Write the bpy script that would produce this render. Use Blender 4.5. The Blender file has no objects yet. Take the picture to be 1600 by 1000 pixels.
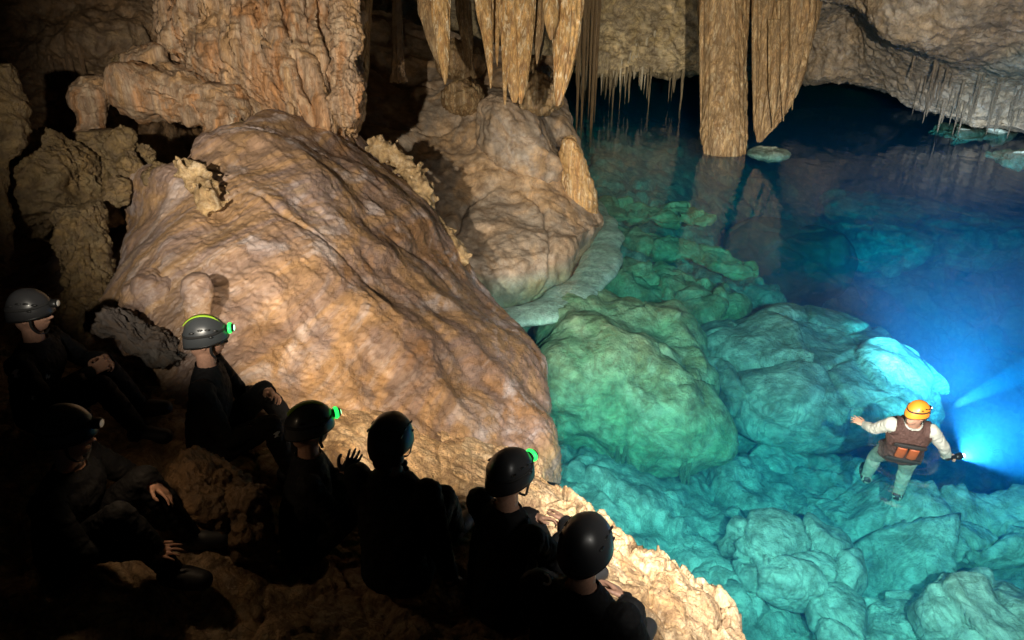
import bpy, bmesh, math, random
import numpy as np
from mathutils import Vector, Matrix
from mathutils.bvhtree import BVHTree

random.seed(7); rng = np.random.default_rng(7)
SC = bpy.context.scene
R = math.radians

# ------------------------------------------------------------------ camera
H, PITCH, F = 3.8, R(25), 1160.0
cp, sp = math.cos(PITCH), math.sin(PITCH)
CAM = np.array([0, 0, H]); FW = np.array([0, cp, -sp]); UP = np.array([0, sp, cp]); RT = np.array([1., 0, 0])
cd = bpy.data.cameras.new('camera'); cam = bpy.data.objects.new('camera', cd); SC.collection.objects.link(cam)
cam.location = (0, 0, H); cam.rotation_euler = (R(90) - PITCH, 0, 0)
cd.sensor_width = 36; cd.lens = 36 * F / 1600; cd.clip_start = 0.05; cd.clip_end = 300
SC.camera = cam

# ------------------------------------------------------------------ world: a cave, almost no daylight
w = bpy.data.worlds.new('World'); SC.world = w; w.use_nodes = True
w.node_tree.nodes['Background'].inputs[0].default_value = (0.55, 0.65, 0.8, 1)
w.node_tree.nodes['Background'].inputs[1].default_value = 0.008
SC.view_settings.view_transform = 'Standard'; SC.view_settings.look = 'None'
SC.view_settings.exposure = 0.35; SC.view_settings.gamma = 1.0
cy = SC.cycles
cy.use_denoising = True
cy.max_bounces = 6; cy.diffuse_bounces = 3; cy.glossy_bounces = 3; cy.transparent_max_bounces = 12
cy.volume_bounces = 2; cy.caustics_reflective = False; cy.caustics_refractive = False
cy.sample_clamp_indirect = 3.0

def P(px, py, d):
    """point seen at photograph pixel px,py at view depth d"""
    return CAM + d * (FW + (px - 800) / F * RT - (py - 500) / F * UP)
def Zd(py, z):
    return (H - z) / (sp + (py - 500) / F * cp)
def Z(px, py, z):
    return P(px, py, Zd(py, z))

# ------------------------------------------------------------------ lamps (torches and headlamps of the people, plus added fills)
def spot(name, loc, target, power, angle, blend=0.8, col=(1, .80, .56), rad=0.03):
    l = bpy.data.lights.new(name, 'SPOT'); l.energy = power; l.spot_size = R(angle); l.spot_blend = blend
    l.color = col; l.shadow_soft_size = rad
    o = bpy.data.objects.new(name, l); SC.collection.objects.link(o)
    o.location = Vector([float(c) for c in loc])
    dv = Vector([float(c) for c in target]) - o.location
    o.rotation_euler = dv.to_track_quat('-Z', 'Y').to_euler()
    return o

# ------------------------------------------------------------------ noise
_perm = np.random.default_rng(3).permutation(256); _perm = np.concatenate([_perm, _perm, _perm])
_grad = np.random.default_rng(4).normal(size=(256, 3)); _grad /= np.linalg.norm(_grad, axis=1)[:, None]
def perlin(p):
    p = np.asarray(p, float); i = np.floor(p).astype(int); f = p - i; i &= 255
    u = f * f * f * (f * (f * 6 - 15) + 10)
    out = 0
    for dx in (0, 1):
        wx = u[:, 0] if dx else 1 - u[:, 0]
        for dy in (0, 1):
            wy = u[:, 1] if dy else 1 - u[:, 1]
            for dz in (0, 1):
                wz = u[:, 2] if dz else 1 - u[:, 2]
                h = _perm[_perm[_perm[(i[:, 0] + dx) & 255] + ((i[:, 1] + dy) & 255)] + ((i[:, 2] + dz) & 255)]
                g = _grad[h]
                out = out + wx * wy * wz * (g[:, 0] * (f[:, 0] - dx) + g[:, 1] * (f[:, 1] - dy) + g[:, 2] * (f[:, 2] - dz))
    return out * 1.5
def fbm(p, octv=4, gain=.5, ridged=False):
    a, s, out = 1., 1., 0
    for k in range(octv):
        n = perlin(p * s + 17.3 * k)
        if ridged: n = 0.5 - np.abs(n) * 1.6
        out = out + a * n; a *= gain; s *= 2.03
    return out
def cells(p, seed=0):
    """cellular noise: returns F1, F2, id hash (0..1) x3"""
    p = np.asarray(p, float); i = np.floor(p).astype(int)
    f1 = np.full(len(p), 9.); f2 = np.full(len(p), 9.); idh = np.zeros(len(p), int); off = np.zeros((len(p), 3))
    jit = np.random.default_rng(11 + seed).random((256, 3))
    for dx in (-1, 0, 1):
        for dy in (-1, 0, 1):
            for dz in (-1, 0, 1):
                c = i + (dx, dy, dz)
                h = _perm[_perm[_perm[c[:, 0] & 255] + (c[:, 1] & 255)] + (c[:, 2] & 255)]
                v = p - (c + jit[h]); d = np.sqrt((v * v).sum(1))
                m = d < f1
                f2 = np.where(m, f1, np.minimum(f2, d)); idh = np.where(m, h, idh); off[m] = v[m]; f1 = np.where(m, d, f1)
    return f1, f2, idh, off
def sstep(a, b, x):
    t = np.clip((x - a) / (b - a), 0, 1); return t * t * (3 - 2 * t)

# ------------------------------------------------------------------ object helpers
def mesh_obj(name, verts, faces, mat=None, parent=None, smooth=True):
    me = bpy.data.meshes.new(name)
    verts = np.asarray(verts, np.float32); faces = np.asarray(faces, np.int32) if not isinstance(faces, list) else faces
    if isinstance(faces, list):
        me.from_pydata(verts.tolist(), [], faces)
    else:
        n, k = faces.shape
        me.vertices.add(len(verts)); me.vertices.foreach_set('co', verts.ravel())
        me.loops.add(n * k); me.loops.foreach_set('vertex_index', faces.ravel())
        me.polygons.add(n); me.polygons.foreach_set('loop_start', np.arange(0, n * k, k, dtype=np.int32))
        me.update(calc_edges=True); me.validate()
    if smooth: me.polygons.foreach_set('use_smooth', np.ones(len(me.polygons), bool))
    if mat: me.materials.append(mat)
    me.update()
    o = bpy.data.objects.new(name, me); SC.collection.objects.link(o)
    if parent: o.parent = parent
    return o
def tag(o, label=None, cat=None, group=None, kind=None):
    if label: o['label'] = label
    if cat: o['category'] = cat
    if group: o['group'] = group
    if kind: o['kind'] = kind
    return o
def empty(name, loc=(0, 0, 0)):
    o = bpy.data.objects.new(name, None); SC.collection.objects.link(o); o.location = [float(c) for c in loc]
    o.empty_display_size = .1
    return o
def settle(o, origin):
    """move an object's origin to the given point, geometry stays"""
    origin = np.asarray(origin, float)
    o.data.transform(Matrix.Translation([-float(c) for c in origin])); o.location = [float(c) for c in origin]
    return o

def catmull(A, n, axis=0):
    """interpolate control array along axis to n samples (uniform Catmull-Rom, clamped)"""
    A = np.moveaxis(A, axis, 0); m = len(A)
    t = np.linspace(0, m - 1, n); i = np.minimum(t.astype(int), m - 2); f = (t - i)
    sh = (len(t),) + (1,) * (A.ndim - 1); f = f.reshape(sh)
    p0 = A[np.maximum(i - 1, 0)]; p1 = A[i]; p2 = A[i + 1]; p3 = A[np.minimum(i + 2, m - 1)]
    out = .5 * ((2 * p1) + (-p0 + p2) * f + (2 * p0 - 5 * p1 + 4 * p2 - p3) * f ** 2 + (-p0 + 3 * p1 - 3 * p2 + p3) * f ** 3)
    return np.moveaxis(out, 0, axis)
def grid_faces(n, m, wrap=False):
    i, j = np.meshgrid(np.arange(n - 1), np.arange(m if wrap else m - 1), indexing='ij')
    j2 = (j + 1) % m
    return np.stack([i * m + j, i * m + j2, (i + 1) * m + j2, (i + 1) * m + j], -1).reshape(-1, 4)
def grid_normals(G, wrap=False):
    du = np.gradient(G, axis=0)
    dv = (np.roll(G, -1, 1) - np.roll(G, 1, 1)) / 2 if wrap else np.gradient(G, axis=1)
    n = np.cross(du, dv); return n / (np.linalg.norm(n, axis=-1, keepdims=True) + 1e-9)

def patch(name, rows, n, m, mat, disp, thick=(0, .8, -.8), parent=None, flip=1):
    """solid rock whose face is a smooth sheet through control points; the back is closed thick behind it"""
    A = np.array(rows, float)
    G = catmull(catmull(A, n, 0), m, 1)
    N = grid_normals(G) * flip
    # orient to camera
    s = np.sign(((CAM - G) * N).sum(-1).mean()); N = N * s
    Pn = G.reshape(-1, 3); G2 = G + (N.reshape(-1, 3) * disp(Pn)[:, None]).reshape(G.shape)
    nn, mm = max(2, n // 12), max(2, m // 12)
    verts = G2.reshape(-1, 3); faces = grid_faces(n, m)
    # closed rim
    idx = np.arange(n * m).reshape(n, m)
    rim = np.concatenate([idx[0, :], idx[1:, -1], idx[-1, -2::-1], idx[-2:0:-1, 0]])
    back = verts[rim] + np.array(thick); c = back.mean(0)
    k = len(verts); q = len(rim); r = np.arange(q)
    side = np.stack([rim, rim[(r + 1) % q], k + (r + 1) % q, k + r], -1)
    verts = np.concatenate([verts, back, [c]])
    cap = np.stack([k + r, k + (r + 1) % q, np.full(q, k + q), np.full(q, k + q)], -1)
    allf = [tuple(f) for f in np.concatenate([faces, side]).tolist()] + [tuple(f[:3]) for f in cap.tolist()]
    return mesh_obj(name, verts, allf, mat, parent)

def loft(name, secs, mat, n=60, m=48, disp=None, flute=None, parent=None, origin='bottom', world=False):
    """closed column through sections (px, py, half width px, depth, depth ratio); rings are horizontal"""
    S = []
    for (px, py, hw, d, ratio) in secs:
        c = P(px, py, d) ; S.append([c[0], c[1], c[2], hw * d / F, hw * d / F * ratio])
    S = catmull(np.array(S, float), n, 0); S[:, 3:] = np.maximum(S[:, 3:], .002)
    th = np.linspace(0, 2 * np.pi, m, endpoint=False)
    G = np.zeros((n, m, 3))
    G[..., 0] = S[:, 0, None] + S[:, 3, None] * np.cos(th); G[..., 1] = S[:, 1, None] + S[:, 4, None] * np.sin(th)
    G[..., 2] = S[:, 2, None]
    if flute:
        amp, freq, zf, seed = flute
        ang = np.stack([np.cos(th) * freq, np.sin(th) * freq], -1)
        q = np.zeros((n, m, 3)); q[..., :2] = ang[None]; q[..., 2] = G[..., 2] * zf + seed
        f = fbm(q.reshape(-1, 3), 3, .55).reshape(n, m)
        r = (1 + amp * f)[..., None]; c = S[:, None, :3]
        G = c + (G - c) * r
    N = grid_normals(G, True)
    c = S[:, None, :3]; s = np.sign(((G - c) * N).sum(-1).mean()); N *= s
    if disp is not None:
        dd = disp(G.reshape(-1, 3)).reshape(n, m)
        lim = np.minimum(1, np.minimum(S[:, 3], S[:, 4]) / .12)[:, None]
        G = G + N * (dd * lim)[..., None]
    verts = np.concatenate([G.reshape(-1, 3), [G[0].mean(0)], [G[-1].mean(0)]])
    f = [tuple(x) for x in grid_faces(n, m, True).tolist()]; k = n * m
    f += [(j, k, (j + 1) % m) for j in range(m)] + [((n - 1) * m + j, (n - 1) * m + (j + 1) % m, k + 1) for j in range(m)]
    o = mesh_obj(name, verts, f, mat, parent)
    if parent is None: settle(o, S[-1, :3] if origin == 'bottom' else S[0, :3])
    return o

def sphere_dirs(n, m):
    v = np.linspace(0, np.pi, n); u = np.linspace(0, 2 * np.pi, m, endpoint=False)
    V, U = np.meshgrid(v, u, indexing='ij')
    return np.stack([np.sin(V) * np.cos(U), np.sin(V) * np.sin(U), np.cos(V)], -1)
def boulder(name, c, rad, mat, disp, power=2.4, n=90, m=130, rotz=0, tilt=0, tiltx=0, parent=None, seed=0, clip=None):
    D = sphere_dirs(n, m)
    p = power
    k = (np.abs(D) ** p).sum(-1) ** (-1 / p)
    G = D * k[..., None] * np.array(rad, float)
    Rm = np.array(Matrix.Rotation(rotz, 3, 'Z') @ Matrix.Rotation(tilt, 3, 'Y') @ Matrix.Rotation(tiltx, 3, 'X'))
    G = G @ Rm.T
    N = grid_normals(G, True); s = np.sign((G * N).sum(-1)); N *= s[..., None]; N[0] = N[0, 0] * 0 + Rm @ [0, 0, 1]; N[-1] = -(Rm @ [0, 0, 1])
    W_ = G + np.array(c)
    W_ = W_ + N * disp(W_.reshape(-1, 3) + seed * 3.1).reshape(n, m)[..., None]
    W_[0] = W_[0].mean(0); W_[-1] = W_[-1].mean(0)
    o = mesh_obj(name, W_.reshape(-1, 3), grid_faces(n, m, True), mat, parent)
    bm = bmesh.new(); bm.from_mesh(o.data); bmesh.ops.remove_doubles(bm, verts=bm.verts, dist=1e-5)
    bmesh.ops.recalc_face_normals(bm, faces=bm.faces); bm.to_mesh(o.data); bm.free()
    o.data.polygons.foreach_set('use_smooth', np.ones(len(o.data.polygons), bool))
    if parent is None: settle(o, c)
    return o

# ------------------------------------------------------------------ materials
def nodes(name):
    m = bpy.data.materials.new(name); m.use_nodes = True; nt = m.node_tree
    return m, nt, nt.nodes['Principled BSDF']
def plain(name, col, rough=.5, metal=0, coat=0, emit=None, strength=0, bump=0, bscale=60, vary=0):
    m, nt, b = nodes(name)
    b.inputs['Base Color'].default_value = (*col, 1); b.inputs['Roughness'].default_value = rough
    b.inputs['Metallic'].default_value = metal; b.inputs['Coat Weight'].default_value = coat
    if emit: b.inputs['Emission Color'].default_value = (*emit, 1); b.inputs['Emission Strength'].default_value = strength
    if bump or vary:
        tc = nt.nodes.new('ShaderNodeTexCoord'); t = nt.nodes.new('ShaderNodeTexNoise'); t.inputs['Scale'].default_value = bscale; t.inputs['Detail'].default_value = 5
        nt.links.new(tc.outputs['Object'], t.inputs['Vector'])
        if bump:
            bp = nt.nodes.new('ShaderNodeBump'); bp.inputs['Strength'].default_value = 1; bp.inputs['Distance'].default_value = bump
            nt.links.new(t.outputs[0], bp.inputs['Height']); nt.links.new(bp.outputs[0], b.inputs['Normal'])
        if vary:
            r = nt.nodes.new('ShaderNodeValToRGB'); r.color_ramp.elements[0].position = .3; r.color_ramp.elements[1].position = .7
            r.color_ramp.elements[0].color = (*[c * (1 - vary) for c in col], 1); r.color_ramp.elements[1].color = (*[min(1, c * (1 + vary)) for c in col], 1)
            nt.links.new(t.outputs[0], r.inputs[0]); nt.links.new(r.outputs[0], b.inputs['Base Color'])
    return m
def rock_mat(name, cols, scale=(1, 1, 1), rot=(0, 0, 0), big=.9, fine=7, rough=(.35, .75), bump=.02, veins=(.12, .08, .05), vein_amt=.5,
             pale=(.75, .68, .58), pale_amt=.35, spec=.5, vein_w=.05, fc=1.):
    """mottled limestone; cols = list of base colours along a noise ramp; scale/rot stretch the pattern along the flow"""
    m, nt, b = nodes(name); N = nt.nodes; L = nt.links
    tc = N.new('ShaderNodeTexCoord'); mp = N.new('ShaderNodeMapping'); mp.inputs['Rotation'].default_value = rot
    mp2 = N.new('ShaderNodeMapping'); mp2.inputs['Scale'].default_value = scale
    L.new(tc.outputs['Object'], mp.inputs['Vector']); L.new(mp.outputs[0], mp2.inputs['Vector'])
    def noise(s, det=8, rg=.55, dist=0., src=mp2, ty=None):
        t = N.new('ShaderNodeTexNoise'); t.inputs['Scale'].default_value = s; t.inputs['Detail'].default_value = det
        t.inputs['Roughness'].default_value = rg; t.inputs['Distortion'].default_value = dist
        if ty: t.noise_type = ty
        L.new(src.outputs[0], t.inputs['Vector']); return t.outputs[0]
    def ramp(x, stops):
        r = N.new('ShaderNodeValToRGB'); e = r.color_ramp.elements
        e[0].position, e[0].color = stops[0][0], (*stops[0][1], 1); e[1].position, e[1].color = stops[-1][0], (*stops[-1][1], 1)
        for p_, c_ in stops[1:-1]:
            k = e.new(p_); k.color = (*c_, 1)
        L.new(x, r.inputs[0]); return r.outputs[0]
    def mix(f, a, c, mode='MIX'):
        x = N.new('ShaderNodeMix'); x.data_type = 'RGBA'; x.blend_type = mode
        if isinstance(f, float): x.inputs[0].default_value = f
        else: L.new(f, x.inputs[0])
        L.new(a, x.inputs[6])
        if isinstance(c, tuple): x.inputs[7].default_value = (*c, 1)
        else: L.new(c, x.inputs[7])
        return x.outputs[2]
    k = len(cols)
    base = ramp(noise(big, 9, .6, .8), [(.28 + .44 * i / (k - 1), c) for i, c in enumerate(cols)])
    fine1 = ramp(noise(fine, 10, .68, .3), [(.3, (1 - .62 * fc, 1 - .64 * fc, 1 - .66 * fc)), (.5, (1 - .15 * fc,) * 3), (.72, (1 + .45 * fc, 1 + .4 * fc, 1 + .35 * fc))])
    col = mix(1., base, fine1, 'MULTIPLY')
    pf = ramp(noise(big * 2.3, 7, .6, 1.2), [(.52, (0, 0, 0)), (.68, (pale_amt,) * 3)])
    col = mix(pf, col, pale)
    # crack-like veins: ridges of a warped noise
    wv = noise(big * 2.6, 6, .6, 1.5)
    mm = N.new('ShaderNodeMath'); mm.operation = 'SUBTRACT'; L.new(wv, mm.inputs[0]); mm.inputs[1].default_value = .5
    ma = N.new('ShaderNodeMath'); ma.operation = 'ABSOLUTE'; L.new(mm.outputs[0], ma.inputs[0])
    vf = ramp(ma.outputs[0], [(0., (vein_amt,) * 3), (vein_w, (0, 0, 0))])
    col = mix(vf, col, veins)
    L.new(col, b.inputs['Base Color'])
    rr = ramp(noise(fine * .8, 5), [(.35, (rough[0],) * 3), (.65, (rough[1],) * 3)]); L.new(rr, b.inputs['Roughness'])
    b.inputs['Specular IOR Level'].default_value = spec
    def bumpn(h, dist, prev=None, strength=1.):
        bp = N.new('ShaderNodeBump'); bp.inputs['Distance'].default_value = dist; bp.inputs['Strength'].default_value = strength
        L.new(h, bp.inputs['Height'])
        if prev is not None: L.new(prev, bp.inputs['Normal'])
        return bp.outputs[0]
    n1 = bumpn(noise(fine * .8, 8, .62, .3), bump * 1.5)
    n2 = bumpn(noise(fine * 4, 6, .65), bump * .9, n1)
    L.new(n2, b.inputs['Normal'])
    return m

M = {}
FLOW = (0, R(35), R(-40))
M['slope'] = rock_mat('mauve_flowstone', [(.16, .095, .055), (.29, .165, .085), (.22, .155, .13), (.35, .215, .11), (.24, .18, .165), (.38, .27, .16)],
                      scale=(.22, 1.35, 1.35), rot=FLOW, big=.85, fine=7.5, bump=.016, rough=(.2, .5), pale=(.44, .39, .39), pale_amt=.8, veins=(.15, .085, .045), vein_amt=.25, vein_w=.035, fc=.75)
M['ledge'] = rock_mat('tan_ledge', [(.22, .12, .055), (.46, .29, .14), (.6, .42, .24), (.42, .27, .15), (.68, .52, .33)], big=1.8, fine=9, bump=.03,
                      pale=(.78, .64, .45), pale_amt=.5, veins=(.13, .07, .04), vein_amt=.6)
M['mound'] = rock_mat('grey_tan_mound', [(.26, .17, .10), (.40, .29, .19), (.36, .29, .22), (.50, .33, .18), (.36, .28, .21)], big=.7, fine=5.5, bump=.012,
                      pale=(.52, .45, .36), pale_amt=.3, veins=(.18, .10, .05), vein_amt=.4, vein_w=.03)
M['drape'] = rock_mat('orange_drapery', [(.18, .085, .035), (.42, .21, .085), (.34, .24, .16), (.50, .30, .14), (.40, .28, .18)], scale=(1.8, 1.8, .2), big=1.6,
                      fine=7, bump=.022, pale=(.72, .56, .38), pale_amt=.4, veins=(.16, .08, .03), vein_amt=.5)
M['stal'] = rock_mat('ochre_stalactite', [(.22, .10, .035), (.50, .27, .095), (.66, .42, .17), (.40, .22, .09), (.72, .52, .27)], scale=(3, 3, .16), big=2.4, fine=7, bump=.014,
                     pale=(.85, .74, .52), pale_amt=.85, veins=(.16, .07, .02), vein_amt=.5)
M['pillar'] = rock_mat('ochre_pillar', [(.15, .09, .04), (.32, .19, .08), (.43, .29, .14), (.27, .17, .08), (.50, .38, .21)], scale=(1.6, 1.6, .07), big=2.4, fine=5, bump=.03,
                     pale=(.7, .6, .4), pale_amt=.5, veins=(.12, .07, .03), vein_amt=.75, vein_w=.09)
M['straw'] = rock_mat('pale_straw', [(.42, .36, .24), (.62, .54, .38), (.5, .45, .35)], scale=(2, 2, .3), big=2, fine=6, bump=.008, pale=(.78, .72, .6), pale_amt=.4, vein_amt=.2)
M['back'] = rock_mat('ochre_back_wall', [(.22, .16, .08), (.50, .38, .19), (.42, .34, .22), (.60, .47, .26), (.45, .39, .30)], big=.9, fine=3.5, bump=.05,
                     pale=(.68, .58, .36), pale_amt=.4, veins=(.10, .07, .04), vein_amt=.6)
M['ceil'] = rock_mat('grey_brown_ceiling', [(.22, .165, .105), (.35, .27, .18), (.30, .25, .19), (.41, .31, .20), (.36, .31, .25)], big=.7, fine=6, bump=.04,
                     pale=(.58, .54, .48), pale_amt=.4, veins=(.16, .11, .07), vein_amt=.45)
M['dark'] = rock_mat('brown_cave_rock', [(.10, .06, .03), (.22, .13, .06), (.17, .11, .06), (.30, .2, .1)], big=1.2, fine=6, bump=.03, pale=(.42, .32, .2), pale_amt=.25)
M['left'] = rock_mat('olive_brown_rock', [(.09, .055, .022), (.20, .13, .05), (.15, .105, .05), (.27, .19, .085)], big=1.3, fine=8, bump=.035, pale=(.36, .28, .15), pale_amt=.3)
M['coral'] = rock_mat('cave_coral', [(.22, .14, .065), (.42, .29, .14), (.52, .39, .23)], big=4, fine=16, bump=.02, pale=(.66, .55, .40), pale_amt=.5, veins=(.2, .11, .05))
M['bed'] = rock_mat('pale_lake_bed', [(.13, .14, .12), (.30, .33, .28), (.46, .49, .43), (.22, .25, .21), (.56, .59, .52)], big=.9, fine=5, bump=.03, rough=(.7, .9), spec=.2,
                    pale=(.78, .78, .7), pale_amt=.4, veins=(.12, .13, .09), vein_amt=.6)
M['algae'] = rock_mat('green_algae_rock', [(.10, .15, .08), (.22, .34, .19), (.34, .41, .25), (.25, .25, .13), (.42, .54, .38)], big=1.1, fine=6, bump=.025, rough=(.7, .9), spec=.2,
                      pale=(.55, .6, .42), pale_amt=.45, veins=(.16, .10, .03), vein_amt=.4)
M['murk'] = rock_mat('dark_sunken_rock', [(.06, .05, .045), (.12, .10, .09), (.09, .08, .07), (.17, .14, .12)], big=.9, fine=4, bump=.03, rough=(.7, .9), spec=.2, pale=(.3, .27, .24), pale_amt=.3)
M['rim'] = rock_mat('pale_calcite_rim', [(.36, .46, .38), (.52, .64, .54), (.44, .56, .47)], big=2, fine=8, bump=.02, pale=(.85, .85, .78), pale_amt=.5, vein_amt=.3)

def water_mat():
    m, nt, b = nodes('cave_water'); N = nt.nodes; L = nt.links; N.remove(b)
    out = N['Material Output']
    tr = N.new('ShaderNodeBsdfTransparent'); gl = N.new('ShaderNodeBsdfGlossy'); gl.inputs['Roughness'].default_value = .03
    # Fresnel reflectance of a water surface (Schlick), the same from above and below
    ge = N.new('ShaderNodeNewGeometry'); dt = N.new('ShaderNodeVectorMath'); dt.operation = 'DOT_PRODUCT'
    def mth(op, a, b_=None):
        q = N.new('ShaderNodeMath'); q.operation = op
        for i_, v_ in enumerate((a, b_)):
            if v_ is None: continue
            if isinstance(v_, (int, float)): q.inputs[i_].default_value = v_
            else: L.new(v_, q.inputs[i_])
        return q.outputs[0]
    mx = N.new('ShaderNodeMixShader'); tc = N.new('ShaderNodeTexCoord'); mp = N.new('ShaderNodeMapping'); mp.inputs['Scale'].default_value = (1, .6, 1)
    t = N.new('ShaderNodeTexNoise'); t.inputs['Scale'].default_value = 2.2; t.inputs['Detail'].default_value = 4; t.inputs['Distortion'].default_value = .8
    L.new(tc.outputs['Object'], mp.inputs[0]); L.new(mp.outputs[0], t.inputs['Vector'])
    bp = N.new('ShaderNodeBump'); bp.inputs['Distance'].default_value = .02; bp.inputs['Strength'].default_value = .6
    # rings spreading from the swimmer, fading outwards
    ds = N.new('ShaderNodeVectorMath'); ds.operation = 'DISTANCE'; L.new(tc.outputs['Object'], ds.inputs[0]); ds.inputs[1].default_value = (3.45, 5.3, 0)
    ring = mth('MULTIPLY', mth('SINE', mth('MULTIPLY', ds.outputs['Value'], 34.)), mth('MULTIPLY', mth('POWER', 2.718, mth('MULTIPLY', ds.outputs['Value'], -1.5)), .7))
    hgt = mth('ADD', t.outputs[0], ring)
    L.new(hgt, bp.inputs['Height']); L.new(bp.outputs[0], gl.inputs['Normal']); L.new(bp.outputs[0], dt.inputs[0]); L.new(ge.outputs['Incoming'], dt.inputs[1])
    fr_ = mth('ADD', mth('MULTIPLY', mth('POWER', mth('SUBTRACT', 1., mth('ABSOLUTE', dt.outputs['Value'])), 5.), .98), .02)
    L.new(fr_, mx.inputs[0]); L.new(tr.outputs[0], mx.inputs[1]); L.new(gl.outputs[0], mx.inputs[2]); L.new(mx.outputs[0], out.inputs['Surface'])
    ab = N.new('ShaderNodeVolumeAbsorption'); ab.inputs['Color'].default_value = WATER_ABS_COL; ab.inputs['Density'].default_value = WATER_ABS
    sc = N.new('ShaderNodeVolumeScatter'); sc.inputs['Color'].default_value = (.07, .42, 1, 1); sc.inputs['Density'].default_value = WATER_SC
    sc.inputs['Anisotropy'].default_value = .35
    ad = N.new('ShaderNodeAddShader'); L.new(ab.outputs[0], ad.inputs[0]); L.new(sc.outputs[0], ad.inputs[1]); L.new(ad.outputs[0], out.inputs['Volume'])
    return m
WATER_ABS, WATER_ABS_COL, WATER_SC = .5, (0.0, .885, .965, 1), .08
M['water'] = water_mat()

# ------------------------------------------------------------------ displacement recipes
def d_rock(a=.1, s=1.2, r=.03, rs=5, st=(1, 1, 1)):
    st = np.array(st)
    return lambda p: a * fbm(p * s * st, 5, .5) + r * fbm(p * rs * st, 4, .55, True)
FL = np.array([.62, -.42, -.66]); FL /= np.linalg.norm(FL)
def along(p, k):  # stretch noise along the flow direction
    c = p @ FL; return p - np.outer(c, FL) * (1 - k)
def d_slope(p):
    q = along(p, .35)
    f1, f2, ih, off = cells(q * 1.6)
    return .12 * fbm(p * .9, 3) + .03 * fbm(q * 2.1 + 7, 3) + .014 * fbm(along(p, .2) * 6 + 3, 4, .55) + .010 * fbm(p * 22, 3, .6) - .03 * sstep(0, .5, perlin(q * .8 + 31)) * (1 - sstep(0, .05, np.abs(perlin(q * 1.5 + 40))))
_h = np.random.default_rng(5).random(256)
def rng_hash(ih): return _h[ih & 255]
def d_block(scale, amp, crack=.06, fine=.02):
    def f(p):
        q = p * scale; q = q + .22 * np.stack([perlin(q * 1.1 + 5), perlin(q * 1.3 + 9), perlin(q * 1.3 + 13)], -1)
        f1, f2, ih, off = cells(q)
        a = rng_hash(ih) - .5; b = rng_hash(ih + 37) - .5; c = rng_hash(ih + 71) - .5
        return amp * a + amp * 2.2 * (b * off[:, 0] + c * off[:, 1]) - crack * (1 - sstep(0, .16, f2 - f1)) + fine * fbm(p * 6, 4, .55, True)
    return f

# ================================================================== SETTING
# ---- water body
def box(name, lo, hi, mat):
    x0, y0, z0 = lo; x1, y1, z1 = hi
    v = [(x0, y0, z0), (x1, y0, z0), (x1, y1, z0), (x0, y1, z0), (x0, y0, z1), (x1, y0, z1), (x1, y1, z1), (x0, y1, z1)]
    return mesh_obj(name, v, [(0, 3, 2, 1), (4, 5, 6, 7), (0, 1, 5, 4), (1, 2, 6, 5), (2, 3, 7, 6), (3, 0, 4, 7)], mat, smooth=False)
tag(box('water', (-14, -4, -14), (34, 44, 0), M['water']), 'clear turquoise to deep blue cave lake water', kind='structure')

# ---- lake bed: one sheet with a deep basin and broken rock
def tps(ctrl):
    c = np.array(ctrl, float); X = c[:, :2]; n = len(X)
    def ph(r2): return .5 * r2 * np.log(r2 + 1e-9)
    K = ph(((X[:, None] - X[None]) ** 2).sum(-1)) + np.eye(n) * .02
    A = np.zeros((n + 3, n + 3)); A[:n, :n] = K; A[:n, n] = 1; A[:n, n + 1:] = X; A[n, :n] = 1; A[n + 1:, :n] = X.T
    s = np.linalg.solve(A, np.concatenate([c[:, 2], np.zeros(3)]))
    def f(x, y):
        q = np.stack([x, y], -1).reshape(-1, 2); out = np.zeros(len(q))
        for k in range(n): out += s[k] * ph(((q - X[k]) ** 2).sum(-1))
        return out + s[n] + q @ s[n + 1:]
    return f
bedc = [(950, 800, -1.3), (1100, 950, -1.7), (1300, 900, -1.9), (1550, 980, -1.6), (1300, 760, -1.7), (1180, 820, -1.7), (1435, 770, -1.15), (1400, 830, -1.45), (1560, 800, -1.3),
        (1600, 900, -1.5), (1480, 735, -1.1), (1600, 730, -1.1), (1700, 740, -1.1), (1050, 760, -1.7), (1200, 700, -2.0), (1330, 690, -2.0), (1000, 1000, -2), (1250, 1080, -2), (1600, 1080, -1.6),
        (1000, 420, -1.1), (950, 350, -.9), (1050, 330, -1.0), (900, 560, -1.8), (1080, 440, -1.4), (1000, 270, -1.1), (920, 300, -.8), (1140, 370, -1.5), (860, 740, -1.3),
        (1230, 430, -3.2), (1300, 300, -3.6), (1400, 450, -4), (1450, 560, -4.6), (1550, 600, -5), (1600, 400, -4.5), (1700, 600, -5), (1500, 300, -4), (1100, 235, -1.5), (1400, 240, -4), (1600, 240, -4),
        (1250, 210, -3.5), (1000, 215, -1.3)]
bedf = tps([(*Z(a, b, c)[:2], c) for a, b, c in bedc])
nx, ny = 560, 640
tx = np.linspace(0, 1, nx); ty = np.linspace(0, 1, ny)
bx = -2.5 + 26 * (tx ** 1.25); by = .5 + 40 * (ty ** 2.0)
BX, BY = np.meshgrid(bx, by, indexing='ij')
bz = np.clip(bedf(BX, BY), -8, -.75).reshape(nx, ny)
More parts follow.
